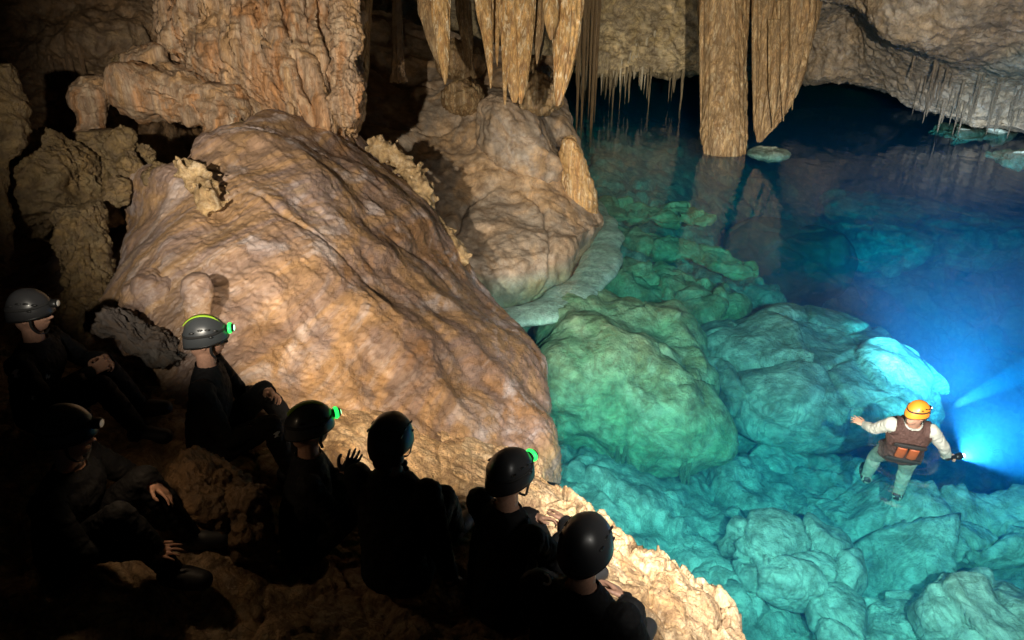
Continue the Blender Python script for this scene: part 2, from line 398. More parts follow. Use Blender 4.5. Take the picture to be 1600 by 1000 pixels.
# the shelf the swimmer stands on breaks off sharply beyond him
shy = 6.45 + .25 * perlin(np.stack([bx * 1.7, bx * 0 + 3, bx * 0], -1)) * .5
drop = sstep(0, .35, BY - shy[:, None]) * sstep(4.25, 4.6, BX + .25 * perlin(np.stack([BY.ravel() * 1.5, BY.ravel() * 0, BX.ravel() * 0], -1)).reshape(BX.shape)) * (1 - sstep(14, 20, BY))
bz = np.where(drop > 0, np.minimum(bz, bz * (1 - drop) - 5.5 * drop), bz)
pts = np.stack([BX, BY, bz], -1).reshape(-1, 3)
db = d_block(.85, .19, .09, .012)(pts * [1, 1, .2] + [0, 0, 3]) + .5 * d_block(2.9, .10, .05, .0)(pts * [1, 1, .2] + [4, 2, 0]) + .10 * fbm(pts * [1.3, 1.3, .2], 5, .6) + .0 * d_block(2.6, .12, .05, .0)(pts * [1, 1, .2] + [9, 2, 0])
amp = 1 + 1.2 * sstep(2.5, 5, -pts[:, 2])
pts[:, 2] += db * amp
tag(mesh_obj('lake_bed', pts, grid_faces(nx, ny), M['bed']), 'broken pale rock bed of the lake under clear turquoise water', kind='structure')

# ---- people's places (needed by the ledge)
HEADZ = .79
def place(px, py, d):  # head centre -> world
    return P(px, py, d)

# ---- ledge: heightfield the people sit on
exy = [(z_[1], z_[0]) for z_ in [Z(1190, 1060, .25), Z(1178, 1000, .22), Z(1165, 960, .22), Z(1110, 885, .22), Z(1050, 852, .2), Z(960, 803, .2), Z(925, 768, .15), Z(850, 735, .12)]] + [(5.7, .10), (7.5, -.1)]
exy.sort(); ey = np.array([a for a, b in exy]); ex = np.array([b for a, b in exy])
SEATS = []   # filled (x,y,z) before the ledge is made
def seat_ctrl(head, yaw, headl, feet):
    c, s = math.cos(yaw), math.sin(yaw)
    o = np.array([head[0] - (c * headl[0] - s * headl[1]), head[1] - (s * headl[0] + c * headl[1]), head[2] - headl[2]])
    SEATS.append((o[0], o[1], o[2]))
    for f in feet: SEATS.append((o[0] + c * f[0] - s * f[1], o[1] + s * f[0] + c * f[1], o[2] + f[2]))
    return o

PEOPLE = {   # name: head pixel, depth, yaw(deg from +x), head-local position relative to the seat
    'A': ((48, 490), 4.45, 5, (.10, 0, .76)),
    'B': ((105, 680), 3.45, 2, (.14, 0, .74)),
    'C': ((322, 530), 4.55, 12, (.10, 0, .86)),
    'D': ((484, 668), 4.1, 18, (.12, 0, .84)),
    'E': ((611, 690), 3.75, 72, (.06, 0, .92)),
    'F': ((797, 745), 3.75, 42, (.10, 0, .88)),
    'G': ((915, 858), 3.05, 62, (.12, 0, .88)),
}
FEET = [(.60, .12, -.05), (.60, -.12, -.05)]
ORG = {}
for k, (hp, d, yaw, hl) in PEOPLE.items():
    ORG[k] = seat_ctrl(P(*hp, d), R(yaw), hl, FEET)
lc = list(SEATS) + [tuple(Z(a, b, c)) for a, b, c in
     [(700, 760, .5), (620, 760, .62), (860, 760, .2), (930, 820, .3), (1000, 900, .38), (1100, 930, .3), (1050, 1000, .42), (1000, 1080, .5), (320, 880, .85), (430, 900, .8), (430, 980, .8), (600, 950, .62),
      (250, 780, .95), (200, 700, 1.0), (480, 760, .72), (100, 600, 1.15), (250, 640, 1.05), (0, 700, 1.05), (0, 900, .95), (300, 1000, .85), (300, 1150, .85), (800, 1150, .6), (-150, 1000, 1.), (650, 860, .6), (760, 980, .6)]]
ledf = tps(lc)
nx, ny = 620, 560
LX, LY = np.meshgrid(np.linspace(-4.2, 2.4, nx), np.linspace(.6, 6.2, ny), indexing='ij')
lz = ledf(LX, LY).reshape(nx, ny); lz = np.clip(lz, .1, 1.35)
p3 = np.stack([LX, LY, lz * .3], -1).reshape(-1, 3)
edge = np.interp(LY, ey, ex) + (.10 * fbm(np.stack([LY.ravel() * 3, LX.ravel() * 3, LX.ravel() * 0], -1), 4)).reshape(nx, ny)
rug = sstep(-.8, .6, LX)   # rougher broken rock near the water
blk = d_block(2.3, .12, .06, .02)(p3 + [3, 1, 0]).reshape(nx, ny); blk2 = d_block(6.5, .045, .02, .012)(p3).reshape(nx, ny)
lz = lz + (blk * .8 + blk2) * (.45 + .55 * rug) + .03 * fbm(p3 * 2.2, 3).reshape(nx, ny)
sd = LX - edge
lz = lz - .10 * sstep(-.35, 0, sd) - 2.8 * sstep(0, .35, sd) ** 1.3
far = sstep(5.2, 6.1, LY); lz = lz - .8 * far
tag(mesh_obj('rocky_ground', np.stack([LX, LY, lz], -1).reshape(-1, 3), grid_faces(nx, ny), M['ledge']), 'tan broken rock ledge the seated group rests on', kind='structure')
def ground_z(x, y):
    i = int(np.clip((x + 4.2) / 6.6 * (nx - 1), 0, nx - 1)); j = int(np.clip((y - .6) / 5.6 * (ny - 1), 0, ny - 1)); return lz[i, j]

# ---- the great flowstone slope
rows = [[(-60, 330, 1.2), (120, 300, 1.45), (240, 262, 2.2), (330, 222, 2.32), (430, 184, 2.36), (500, 192, 2.15), (562, 212, 1.88)],
        [(-60, 420, .9), (120, 380, 1.15), (240, 330, 1.9), (340, 290, 2.1), (440, 250, 2.16), (540, 250, 2.0), (622, 262, 1.7)],
        [(-60, 520, .95), (110, 460, 1.2), (230, 410, 1.72), (350, 370, 1.86), (470, 340, 1.85), (590, 335, 1.6), (692, 355, 1.15)],
        [(-60, 620, 1.0), (100, 560, 1.1), (220, 500, 1.4), (350, 460, 1.58), (490, 440, 1.5), (640, 445, 1.12), (762, 458, .42)],
        [(-60, 700, 1.0), (100, 650, 1.0), (220, 600, 1.1), (350, 560, 1.25), (510, 550, 1.08), (690, 555, .72), (832, 558, .12)],
        [(-60, 800, .9), (100, 750, .9), (220, 690, .9), (360, 650, .95), (530, 645, .76), (710, 640, .5), (850, 680, -.02)],
        [(-60, 900, .3), (100, 850, .3), (220, 780, .4), (370, 740, .45), (550, 730, .40), (720, 745, .3), (856, 755, -.25)]]
rows = [[Z(*c) for c in r] for r in rows]
rows = [[p_ + np.array([0, 1.1, -1.3]) for p_ in rows[0]], [p_ + np.array([0, .45, -.25]) for p_ in rows[0]]] + rows
rows = [r + [r[-1] + np.array([.10, .35, -.5]), r[-1] + np.array([.0, .6, -2.4])] for r in rows]
slope = patch('flowstone_slope', rows, 420, 420, M['slope'], d_slope, (-1.5, 2.5, -1.5))
tag(slope, 'huge sloping mauve and orange flowstone rock behind the seated group', 'rock')
settle(slope, Z(400, 560, 1.1))

# ---- second mound across the gap
rows = [[(560, 20, 15.5), (600, 15, 15.5), (660, 40, 15.2), (740, 60, 15.2), (820, 80, 15), (870, 90, 15)],
        [(545, 80, 14.5), (600, 75, 14.6), (665, 105, 14.3), (740, 130, 14), (815, 130, 14), (872, 150, 14.2)],
        [(540, 140, 13.6), (605, 135, 13.8), (680, 160, 13.5), (750, 165, 13), (825, 165, 13), (880, 190, 13.5)],
        [(550, 200, 12.9), (620, 200, 13), (700, 230, 12.8), (770, 235, 12.3), (840, 230, 12.4), (900, 260, 13)],
        [(580, 280, 12.3), (650, 280, 12.2), (710, 290, 12), (780, 300, 11.7), (860, 300, 11.9), (918, 310, 12.6)],
        [(620, 350, 11.6), (680, 350, 11.3), (740, 365, 10.9), (805, 365, 10.9), (880, 360, 11.4), (928, 350, 12.2)],
        [(680, 430, 10.4), (720, 420, 10.4), (770, 432, 10.3), (830, 425, 10.5), (880, 400, 11), (925, 365, 12.1)]]
rows = [[P(*c) for c in r] for r in rows]
rows += [[p_ + np.array([.0, .3, -1.2]) for p_ in rows[-1]]]
rows = [[r[0] + np.array([-.8, .6, -.6])] + r + [r[-1] + np.array([.15, .9, -.3]), r[-1] + np.array([-.3, 2.2, -1.2])] for r in rows]
def d_mound(p):
    f1, f2, ih, off = cells(p * .9 + 4)
    return .16 * fbm(p * .7, 4) + .05 * fbm(p * 2.2, 4) + .015 * fbm(p * 6, 3, .6, True) - .07 * (1 - sstep(0, .06, np.abs(perlin(p * .55 + 11)))) 
mound = patch('rock_mound', rows, 260, 240, M['mound'], d_mound, (-.5, 2, -1))
tag(mound, 'smooth grey tan rock mound beyond the dark gap, dipping into green water', 'rock'); settle(mound, P(800, 420, 11))

# pale rim of calcite where the mound meets the water
rimpts = [(762, 462, -.02), (800, 466, -.02), (850, 458, -.02), (900, 430, -.02), (935, 395, -.03), (948, 350, -.02), (938, 315, -.02), (922, 290, -.02)]
rp = np.array([Z(*c) for c in rimpts]); rp = catmull(rp, 90); tang = np.gradient(rp, axis=0); tang /= np.linalg.norm(tang, axis=1)[:, None]
nrm = np.cross(tang, [0, 0, 1]); th = np.linspace(0, 2 * np.pi, 26, endpoint=False)
wr = .31 * (1 + .35 * perlin(rp * 1.7)) * np.sin(np.linspace(.5, np.pi - .25, 90)) ** .5
G = rp[:, None] + nrm[:, None] * (np.cos(th)[None, :, None] * wr[:, None, None]) + np.array([0, 0, 1.]) * (np.sin(th)[None, :, None] * (.34 * wr)[:, None, None]) - [0, 0, .27]
G = G + .025 * (fbm(G.reshape(-1, 3) * 3, 4)).reshape(90, 26)[..., None] * [1, 1, .6]
o = mesh_obj('calcite_rim', G.reshape(-1, 3), grid_faces(90, 26, True), M['rim'])
tag(o, 'pale curved calcite rim at the waterline round the foot of the grey mound', 'rock rim'); settle(o, rp[0])

# ---- back wall, ceiling
def row(*a): return [P(*c) for c in a]
rows = [row((560, -140, 17), (750, -140, 18), (900, -140, 20), (1050, -140, 21), (1200, -140, 22), (1330, -140, 22)),
        row((560, -40, 18), (750, -30, 19), (900, -30, 21.5), (1050, -30, 22), (1200, -30, 23), (1330, -20, 23)),
        row((560, 40, 18), (750, 40, 19.5), (900, 50, 22), (1050, 45, 22.4), (1200, 50, 23.5), (1330, 50, 23.5)),
        row((560, 90, 18), (750, 95, 20), (900, 96, 22), (1050, 92, 22.4), (1200, 100, 23.5), (1330, 90, 23.5)),
        row((560, 118, 19), (750, 118, 20.6), (900, 112, 22.6), (1050, 112, 22.9), (1200, 118, 24), (1330, 112, 24)),
        row((560, 100, 22), (750, 100, 23), (900, 100, 25), (1050, 98, 25.5), (1200, 100, 27), (1330, 100, 27))]
o = patch('back_wall_rock', rows, 180, 260, M['back'], lambda p: .25 * fbm(p * .7, 4) + .14 * fbm(p * 2.2, 4, .6, True), (0, 4, 1.5))
tag(o, 'ochre rock wall hanging over the far end of the lake', 'rock wall'); settle(o, P(1000, 60, 22))

rows = [row((1230, -220, 13), (1330, -220, 12), (1430, -220, 11), (1540, -220, 10.5), (1680, -220, 10), (1850, -220, 9.5)),
        row((1245, -90, 15), (1330, -90, 14), (1430, -90, 13), (1540, -90, 12.4), (1680, -90, 12), (1850, -90, 11.5)),
        row((1255, -10, 17), (1330, 0, 16), (1390, 20, 14.6), (1530, 30, 14), (1680, 50, 13.4), (1850, 60, 13)),
        row((1262, 20, 19), (1330, 10, 18.2), (1395, 62, 15.4), (1530, 80, 14.8), (1680, 112, 14.4), (1850, 120, 14)),
        row((1262, 40, 20.5), (1330, 32, 19.6), (1405, 82, 17.3), (1530, 104, 17), (1680, 134, 16.6), (1850, 150, 16)),
        row((1258, 75, 21), (1330, 80, 20), (1410, 105, 18.5), (1530, 130, 17.8), (1680, 155, 17.5), (1850, 180, 17)),
        row((1255, 118, 21.2), (1330, 124, 20.6), (1420, 146, 19.5), (1530, 182, 18.6), (1680, 200, 18.3), (1850, 230, 17.6)),
        row((1258, 124, 22.5), (1330, 132, 22), (1420, 156, 20.6), (1530, 192, 19.5), (1680, 210, 19.2), (1850, 240, 18.2)),
        row((1262, 100, 27), (1330, 105, 27), (1420, 120, 26), (1530, 150, 25), (1680, 160, 25), (1850, 180, 24))]
rows = [[r[0] + np.array([-.6, 2.5, .3])] + r for r in rows]
o = patch('overhang_rock', rows, 300, 320, M['ceil'], lambda p: .2 * fbm(p * .6, 4) + .07 * fbm(p * 2.4, 4, .6, True) + .02 * fbm(p * 9, 3, .6), (1, 3, 3))
tag(o, 'broad grey brown rock overhang with a long fold, low over the blue water', 'rock overhang'); settle(o, P(1420, 100, 18))

# far dark cave wall closing the place, and roof over the lake
th = np.linspace(R(-30), R(210), 160); zz = np.linspace(-9, 9, 40)
TH, ZZ = np.meshgrid(th, zz, indexing='ij'); rr = 31 + 0 * TH
Cw = np.stack([4 + rr * np.cos(TH), 6 + rr * np.sin(TH), ZZ], -1)
Cw += (fbm(Cw.reshape(-1, 3) * .12, 4) * 3).reshape(160, 40)[..., None] * np.array([1, 1, 0.])
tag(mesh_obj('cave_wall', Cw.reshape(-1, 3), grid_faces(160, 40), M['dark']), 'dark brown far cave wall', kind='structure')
CX, CY = np.meshgrid(np.linspace(-30, 38, 150), np.linspace(-26, 40, 150), indexing='ij')
pc = np.stack([CX, CY, 0 * CX], -1).reshape(-1, 3)
cz = 6.3 + .9 * fbm(pc * .2, 4) + .25 * fbm(pc * .8, 3) - .95 * np.exp(-((pc[:, 0] - 3) ** 2 / 90 + (pc[:, 1] - 13) ** 2 / 30)); pc[:, 2] = cz
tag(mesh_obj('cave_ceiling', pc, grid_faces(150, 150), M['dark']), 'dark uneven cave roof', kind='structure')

# ---- dark wall and recess at the upper left
rows = [row((-120, -140, 9.6), (20, -140, 10), (130, -140, 10.6), (230, -140, 11), (300, -140, 11)),
        row((-120, -20, 9.8), (20, -20, 10), (130, -20, 10.2), (230, -20, 10.6), (300, -20, 11)),
        row((-120, 60, 9.8), (20, 60, 9.8), (130, 60, 9.7), (230, 60, 10.2), (300, 60, 11.4)),
        row((-120, 120, 9.6), (20, 130, 9.7), (130, 120, 10), (230, 120, 10.6), (300, 120, 11.8)),
        row((-120, 200, 9.2), (20, 200, 9.4), (130, 200, 9.6), (230, 200, 10.6), (300, 200, 11.8)),
        row((-120, 330, 8.4), (20, 330, 8.6), (130, 330, 9), (230, 330, 9.6), (300, 330, 10.6))]
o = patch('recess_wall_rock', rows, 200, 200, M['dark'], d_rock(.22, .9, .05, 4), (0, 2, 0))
tag(o, 'dark brown rock wall of the shadowy recess behind the left pillars', 'rock wall'); settle(o, P(100, 250, 9.5))

# ================================================================== STANDING AND HANGING FORMATIONS
dr = d_rock(.06, 1.6, .02, 6)
# big drapery hanging over the slope
o = loft('flowstone_drapery', [(400, -160, 150, 9.2, .75), (405, -60, 145, 9.2, .75), (410, 10, 142, 9.1, .75), (415, 70, 138, 9.0, .75), (440, 120, 118, 8.95, .8), (466, 160, 92, 8.9, .85), (478, 190, 78, 8.95, .85), (482, 214, 62, 9.1, .8)],
         M['drape'], 260, 420, lambda p: .10 * fbm(p * 1.2, 3) + .07 * fbm(p * [4, 4, .7], 4, .6, True) + .012 * fbm(p * 11, 3), flute=(.15, 6, .3, 3))
tag(o, 'massive orange fluted flowstone drapery hanging above the sloping rock', 'flowstone drapery')
# knobbly right flank of the drapery
o = loft('knobbly_pillar', [(540, -150, 22, 8.4, 1), (541, -50, 22, 8.4, 1), (538, 20, 20, 8.35, 1), (544, 60, 22, 8.3, 1), (536, 95, 19, 8.3, 1), (541, 135, 23, 8.3, 1), (538, 175, 19, 8.35, 1), (545, 198, 8, 8.4, 1)],
         M['drape'], 220, 110, lambda p: .06 * fbm(p * 4, 4) + .04 * fbm(p * 9, 3, .6, True))
tag(o, 'knobbly narrow pillar along the drapery edge beside the dark gap', 'pillar')
# dark lumps of the recess, boulder shelf under the drapery
o = boulder('shelf_boulder', P(300, 155, 8.6), (.78, .6, .30), M['drape'], d_rock(.16, 1.6, .03, 5), 2.6, 110, 150, tilt=R(12)); tag(o, 'long rounded boulder shelf beside the foot of the drapery', 'boulder')
o = boulder('stone_block', P(232, 101, 8.9), (.26, .22, .19), M['drape'], d_rock(.07, 3, .02, 8), 4.5, 60, 80, rotz=.3, tilt=R(-8)); tag(o, 'squarish pale stone block resting on the boulder shelf', 'stone block')
o = loft('drapery_toe', [(330, 130, 50, 8.4, .8), (345, 170, 46, 8.3, .9), (345, 200, 26, 8.2, .9), (322, 228, 8, 8.1, 1)], M['drape'], 80, 80, d_rock(.07, 2, .03, 6), flute=(.1, 3, .8, 4)); tag(o, 'pointed lobe drooping from the boulder shelf onto the slope', 'rock lobe')
o = loft('bulb_pillar', [(140, 118, 16, 8.2, 1), (141, 135, 29, 8.2, 1), (140, 158, 28, 8.2, 1), (141, 180, 18, 8.2, 1), (140, 205, 22, 8.2, 1), (138, 250, 28, 8.2, 1)], M['drape'], 90, 70, d_rock(.05, 3, .02, 8)); tag(o, 'bulb topped stalagmite with a narrow waist in the dark recess', 'stalagmite')
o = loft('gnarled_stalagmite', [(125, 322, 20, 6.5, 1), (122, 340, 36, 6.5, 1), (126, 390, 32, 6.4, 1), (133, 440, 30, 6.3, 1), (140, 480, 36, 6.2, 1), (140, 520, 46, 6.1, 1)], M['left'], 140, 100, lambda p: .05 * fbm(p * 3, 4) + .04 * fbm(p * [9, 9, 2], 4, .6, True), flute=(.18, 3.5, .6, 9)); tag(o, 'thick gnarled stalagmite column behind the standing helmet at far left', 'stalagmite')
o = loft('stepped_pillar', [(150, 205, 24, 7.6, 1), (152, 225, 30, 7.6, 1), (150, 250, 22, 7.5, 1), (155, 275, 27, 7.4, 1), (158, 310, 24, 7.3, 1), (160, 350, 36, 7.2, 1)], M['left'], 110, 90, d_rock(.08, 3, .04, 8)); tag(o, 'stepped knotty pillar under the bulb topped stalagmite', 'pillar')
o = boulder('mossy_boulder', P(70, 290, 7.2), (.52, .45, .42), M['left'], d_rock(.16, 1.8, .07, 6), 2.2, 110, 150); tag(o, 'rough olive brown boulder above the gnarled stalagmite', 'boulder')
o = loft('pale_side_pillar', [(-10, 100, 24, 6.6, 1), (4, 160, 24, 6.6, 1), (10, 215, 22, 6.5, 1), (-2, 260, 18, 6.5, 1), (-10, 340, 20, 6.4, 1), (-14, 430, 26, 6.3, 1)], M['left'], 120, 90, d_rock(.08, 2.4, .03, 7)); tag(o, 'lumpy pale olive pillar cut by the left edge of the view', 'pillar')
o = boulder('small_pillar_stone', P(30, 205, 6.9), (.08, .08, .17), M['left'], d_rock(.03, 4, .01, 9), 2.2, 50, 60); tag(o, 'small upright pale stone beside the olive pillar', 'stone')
for i, (px, py, d, rx, rz_, lab) in enumerate([(195, 236, 7.4, .12, .16, 'greyish upright stone right of the stepped pillar'), (226, 240, 7.3, .065, .10, 'small stone with a pale domed tip in the rock nook'),
        (205, 266, 7.1, .11, .10, 'round grey stone below the pale tipped one'), (258, 278, 6.9, .16, .09, 'flat dark grey stone beside the white cave coral'), (365, 195, 8.2, .10, .11, 'grey pointed stone at the foot of the drapery'),
        (385, 222, 7.7, .13, .06, 'flat tan slab on the crest of the slope'), (180, 300, 6.9, .10, .09, 'knotty brown stone between pillar and slope'), (190, 120, 8.9, .10, .2, 'narrow dark stone wedged behind the stone block')]):
    o = boulder('nook_stone', P(px, py, d), (rx * .85, rx * .8, rz_ * 1.15), M['left'] if i not in (4, 5) else M['mound'], d_rock(.09, 4, .03, 9), 3.0, 60, 80, rotz=i, seed=i); tag(o, lab, 'stone', 'stones in the nook left of the slope')
# stalagmite knob behind the seated man
o = loft('capped_stalagmite', [(306, 428, 9, 5.35, 1), (307, 438, 20, 5.35, 1), (308, 458, 24, 5.35, 1), (308, 476, 20, 5.35, 1), (308, 500, 19, 5.35, 1), (308, 540, 26, 5.35, 1)], M['slope'], 90, 70, d_rock(.02, 5, .008, 12)); tag(o, 'short round capped stalagmite rising right behind the higher lime striped helmet', 'stalagmite')
o = boulder('brown_lobe', P(245, 475, 5.9), (.22, .2, .26), M['slope'], d_rock(.06, 3, .02, 8), 2.6, 70, 90); tag(o, 'smooth brown lobe of rock left of the capped stalagmite', 'boulder')
o = boulder('fissure_shade_rock', P(222, 528, 5.35), (.34, .12, .10), M['murk'], d_rock(.08, 3, .05, 9), 2.6, 60, 90, tilt=R(35)); tag(o, 'jagged dark rock standing in for a shaded fissure left of the higher lime striped helmet', 'rock')  # dark lump stands in for the shade inside a hollow fissure
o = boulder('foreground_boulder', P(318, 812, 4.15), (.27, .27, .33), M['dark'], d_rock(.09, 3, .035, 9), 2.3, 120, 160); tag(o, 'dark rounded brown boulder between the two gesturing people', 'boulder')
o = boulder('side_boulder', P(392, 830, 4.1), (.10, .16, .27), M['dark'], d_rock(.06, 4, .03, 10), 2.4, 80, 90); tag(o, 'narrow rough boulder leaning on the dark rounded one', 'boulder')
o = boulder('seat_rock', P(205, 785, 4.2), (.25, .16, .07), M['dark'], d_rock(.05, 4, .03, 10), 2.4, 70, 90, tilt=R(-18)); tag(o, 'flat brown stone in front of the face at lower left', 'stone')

# cave coral clumps: remeshed unions of little knobs
def remesh_union(name, parts, voxel, mat, smooth=2, parent=None):
    V, Fc, k = [], [], 0
    for v, f in parts:
        V.append(np.asarray(v)); Fc += [tuple(int(a) + k for a in q) for q in f]; k += len(v)
    o = mesh_obj(name, np.concatenate(V), Fc, mat)
    md = o.modifiers.new('r', 'REMESH'); md.mode = 'VOXEL'; md.voxel_size = voxel; md.use_smooth_shade = True
    if smooth:
        ms = o.modifiers.new('s', 'SMOOTH'); ms.factor = .5; ms.iterations = smooth
    dg = bpy.context.evaluated_depsgraph_get(); me = bpy.data.meshes.new_from_object(o.evaluated_get(dg))
    old = o.data; o.modifiers.clear(); o.data = me; me.name = name; bpy.data.meshes.remove(old)
    me.polygons.foreach_set('use_smooth', np.ones(len(me.polygons), bool))
    if not me.materials: me.materials.append(mat)
    if parent: o.parent = parent
    return o
_sv = sphere_dirs(9, 12)
def ball(c, r, sq=(1, 1, 1)):
    v = _sv.reshape(-1, 3) * np.array(sq) * r + np.array(c); return v, grid_faces(9, 12, True).tolist()
def coral(name, path, n, rad, spread, label, mat='coral'):
    path = catmull(np.array([P(*c) for c in path]), n); parts = []
    for k in range(n):
        for q in range(16):
            off = rng.normal(size=3) * spread; parts.append(ball(path[k] + off, rad * rng.uniform(.35, .85), (1, 1, rng.uniform(.7, 1.4))))
        parts.append(ball(path[k], rad * 2.0))
    o = remesh_union(name, parts, .022, M[mat], 1); tag(o, label, 'cave coral'); settle(o, path[0]); return o
coral('cave_coral', [(290, 262, 6.45), (318, 285, 6.4), (330, 318, 6.3)], 22, .035, .06, 'white knobbly cave coral clump high on the left of the slope')
coral('cave_coral', [(588, 226, 9.0), (630, 255, 9.0), (655, 290, 8.9), (668, 325, 8.9)], 34, .05, .055, 'crusty golden cave coral along the upper edge of the gap')
coral('cave_coral', [(675, 345, 8.9), (700, 375, 8.8), (722, 405, 8.7)], 22, .045, .045, 'small golden cave coral knobs lower down the edge of the gap')
coral('popcorn_ridge', [(352, 210, 7.9), (400, 196, 8.1), (440, 215, 7.9), (520, 205, 8.9)], 34, .03, .04, 'low crust of knobs along the crest below the drapery', 'left')

# ---- large stalactites in front of the mound
def stalactite(name, secs, mat, label, cat='stalactite', grp=None, seed=0, n=120, m=110, amp=.26, freq=3.6, dd=.02):
    o = loft(name, secs, mat, n, m, d_rock(dd * .6, 2.5, dd * .5, 9, (1, 1, .12)), flute=(amp, freq, .25, seed), origin='top')
    return tag(o, label, cat, grp)
G1 = 'large stalactites hanging over the grey mound'
S = M['stal']
stalactite('stalactite', [(688, -130, 20, 10.2, .9), (689, 0, 15, 10.2, .9), (692, 60, 11, 10.2, .9), (695, 105, 6, 10.2, .9), (696, 132, 1, 10.2, 1)], S, 'dark ochre stalactite hanging alone left of the others', grp=G1, seed=1)
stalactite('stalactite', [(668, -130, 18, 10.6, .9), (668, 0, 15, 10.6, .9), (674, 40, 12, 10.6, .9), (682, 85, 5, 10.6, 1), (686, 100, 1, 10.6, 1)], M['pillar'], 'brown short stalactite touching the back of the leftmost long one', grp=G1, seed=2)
stalactite('stalactite', [(752, -130, 20, 10.4, .8), (756, 0, 14, 10.4, .8), (762, 60, 8, 10.4, .8), (766, 110, 4, 10.4, .9), (767, 138, 1, 10.4, 1)], S, 'slim cream tipped stalactite between two thicker brown ones', grp=G1, seed=3, amp=.25)
stalactite('stalactite', [(800, -130, 20, 10.0, .8), (802, 0, 19, 10.0, .8), (806, 80, 15, 10.0, .8), (806, 130, 11, 10.0, .8), (804, 160, 3, 10.0, 1)], S, 'broad pale edged stalactite reaching the mound, middle of the row', grp=G1, seed=4, amp=.3)
stalactite('stalactite', [(825, -130, 14, 9.9, .8), (826, 0, 11, 9.9, .8), (822, 70, 9, 9.9, .8), (817, 130, 6, 9.9, .8), (813, 162, 2, 9.9, 1)], S, 'bright cream stalactite grown against the broad one', grp=G1, seed=5, amp=.2)
stalactite('stalactite', [(894, -130, 26, 9.8, .8), (888, 0, 24, 9.8, .8), (884, 70, 18, 9.8, .8), (878, 120, 12, 9.8, .8), (872, 160, 4, 9.8, 1), (870, 166, 1, 9.8, 1)], S, 'curved golden stalactite bending towards its tip, last before the black gap', grp=G1, seed=6, amp=.25)
stalactite('stalactite', [(862, -130, 14, 9.6, .8), (861, -20, 12, 9.6, .8), (861, 30, 10, 9.6, .8), (861, 62, 2, 9.6, 1)], S, 'short smooth yellow stalactite beside the curved golden one', grp=G1, seed=7, amp=.08)
stalactite('stalactite', [(785, -130, 9, 10.3, .8), (786, 0, 7, 10.3, .8), (789, 80, 5, 10.3, .8), (789, 150, 2.5, 10.3, .8), (789, 164, .6, 10.3, 1)], S, 'long thin pale stalactite just left of the broad one', grp=G1, seed=8)
stalactite('stalactite', [(574, -130, 9, 9.9, .8), (573, 0, 8, 9.9, .8), (571, 60, 7, 9.9, .8), (572, 110, 4, 9.9, .8), (572, 134, 1, 9.9, 1)], M['pillar'], 'long brown stalactite against the knobbly pillar', grp=G1, seed=9)
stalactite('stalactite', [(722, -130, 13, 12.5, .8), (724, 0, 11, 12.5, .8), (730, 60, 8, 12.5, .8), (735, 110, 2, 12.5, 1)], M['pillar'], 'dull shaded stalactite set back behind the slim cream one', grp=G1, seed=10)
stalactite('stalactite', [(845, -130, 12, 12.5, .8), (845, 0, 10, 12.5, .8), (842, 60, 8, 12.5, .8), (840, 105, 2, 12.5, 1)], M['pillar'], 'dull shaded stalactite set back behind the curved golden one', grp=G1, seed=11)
stalactite('stalagmite', [(620, 0, 6, 11.6, 1), (621, 40, 7, 11.6, 1), (622, 80, 8, 11.6, 1), (622, 112, 10, 11.6, 1), (622, 128, 13, 11.6, 1)], M['dark'], 'slender dark broken stalagmite standing on the sloping grey mound', 'stalagmite', seed=12)
stalactite('stalactite', [(774, -130, 8, 10.6, .8), (775, 0, 6, 10.6, .8), (776, 60, 4, 10.6, .8), (777, 104, .6, 10.6, 1)], S, 'short needle thin stalactite left of the long thin pale one', grp=G1, seed=13)
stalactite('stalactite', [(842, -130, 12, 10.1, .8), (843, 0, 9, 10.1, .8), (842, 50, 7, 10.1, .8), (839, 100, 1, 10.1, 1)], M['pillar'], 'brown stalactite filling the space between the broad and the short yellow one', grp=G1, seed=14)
stalactite('stalactite', [(906, -130, 9, 10.0, .8), (903, 0, 7, 10.0, .8), (896, 50, 5, 10.0, .8), (890, 100, 1, 10.0, 1)], S, 'pale rib grown along the outer side of the curved golden stalactite', grp=G1, seed=15)
stalactite('stalactite', [(868, -130, 7, 9.95, .8), (868, 0, 6, 9.95, .8), (869, 80, 5, 9.95, .8), (867, 140, .8, 9.95, 1)], S, 'pale rib grown along the inner side of the curved golden stalactite', grp=G1, seed=16)
# lumpy flowstone at the mound's top
for i, (px, py, d, r, lab) in enumerate([(722, 148, 12.9, .30, 'round yellowish knob left on top of the grey mound'), (845, 148, 12.2, .34, 'rough brown knob under the broad stalactite tips'), (720, 95, 14, .42, 'pale green tinted knob behind the hanging stalactites'), (842, 112, 12.9, .24, 'upright knob between the stalactite tips')]):
    o = boulder('lumpy_rock', P(px, py, d), (r, r, r * .85), M['pillar'], d_rock(.12, 2, .05, 6), 2.2, 60, 80, seed=i); tag(o, lab, 'rock lump')
o = boulder('mound_bulge', P(812, 222, 12.35), (.42, .5, .85), M['mound'], d_rock(.22, 1.2, .02, 6), 2.6, 90, 110, tilt=R(-32)); tag(o, 'smooth rounded bulge on the grey mound below the stalactites', 'rock bulge')
o = boulder('orange_toe', P(905, 290, 12.4), (.24, .3, .8), M['stal'], d_rock(.1, 1.6, .03, 6), 2.2, 80, 90, tilt=R(-16)); tag(o, 'orange stained edge of the mound above the pale rim', 'rock')

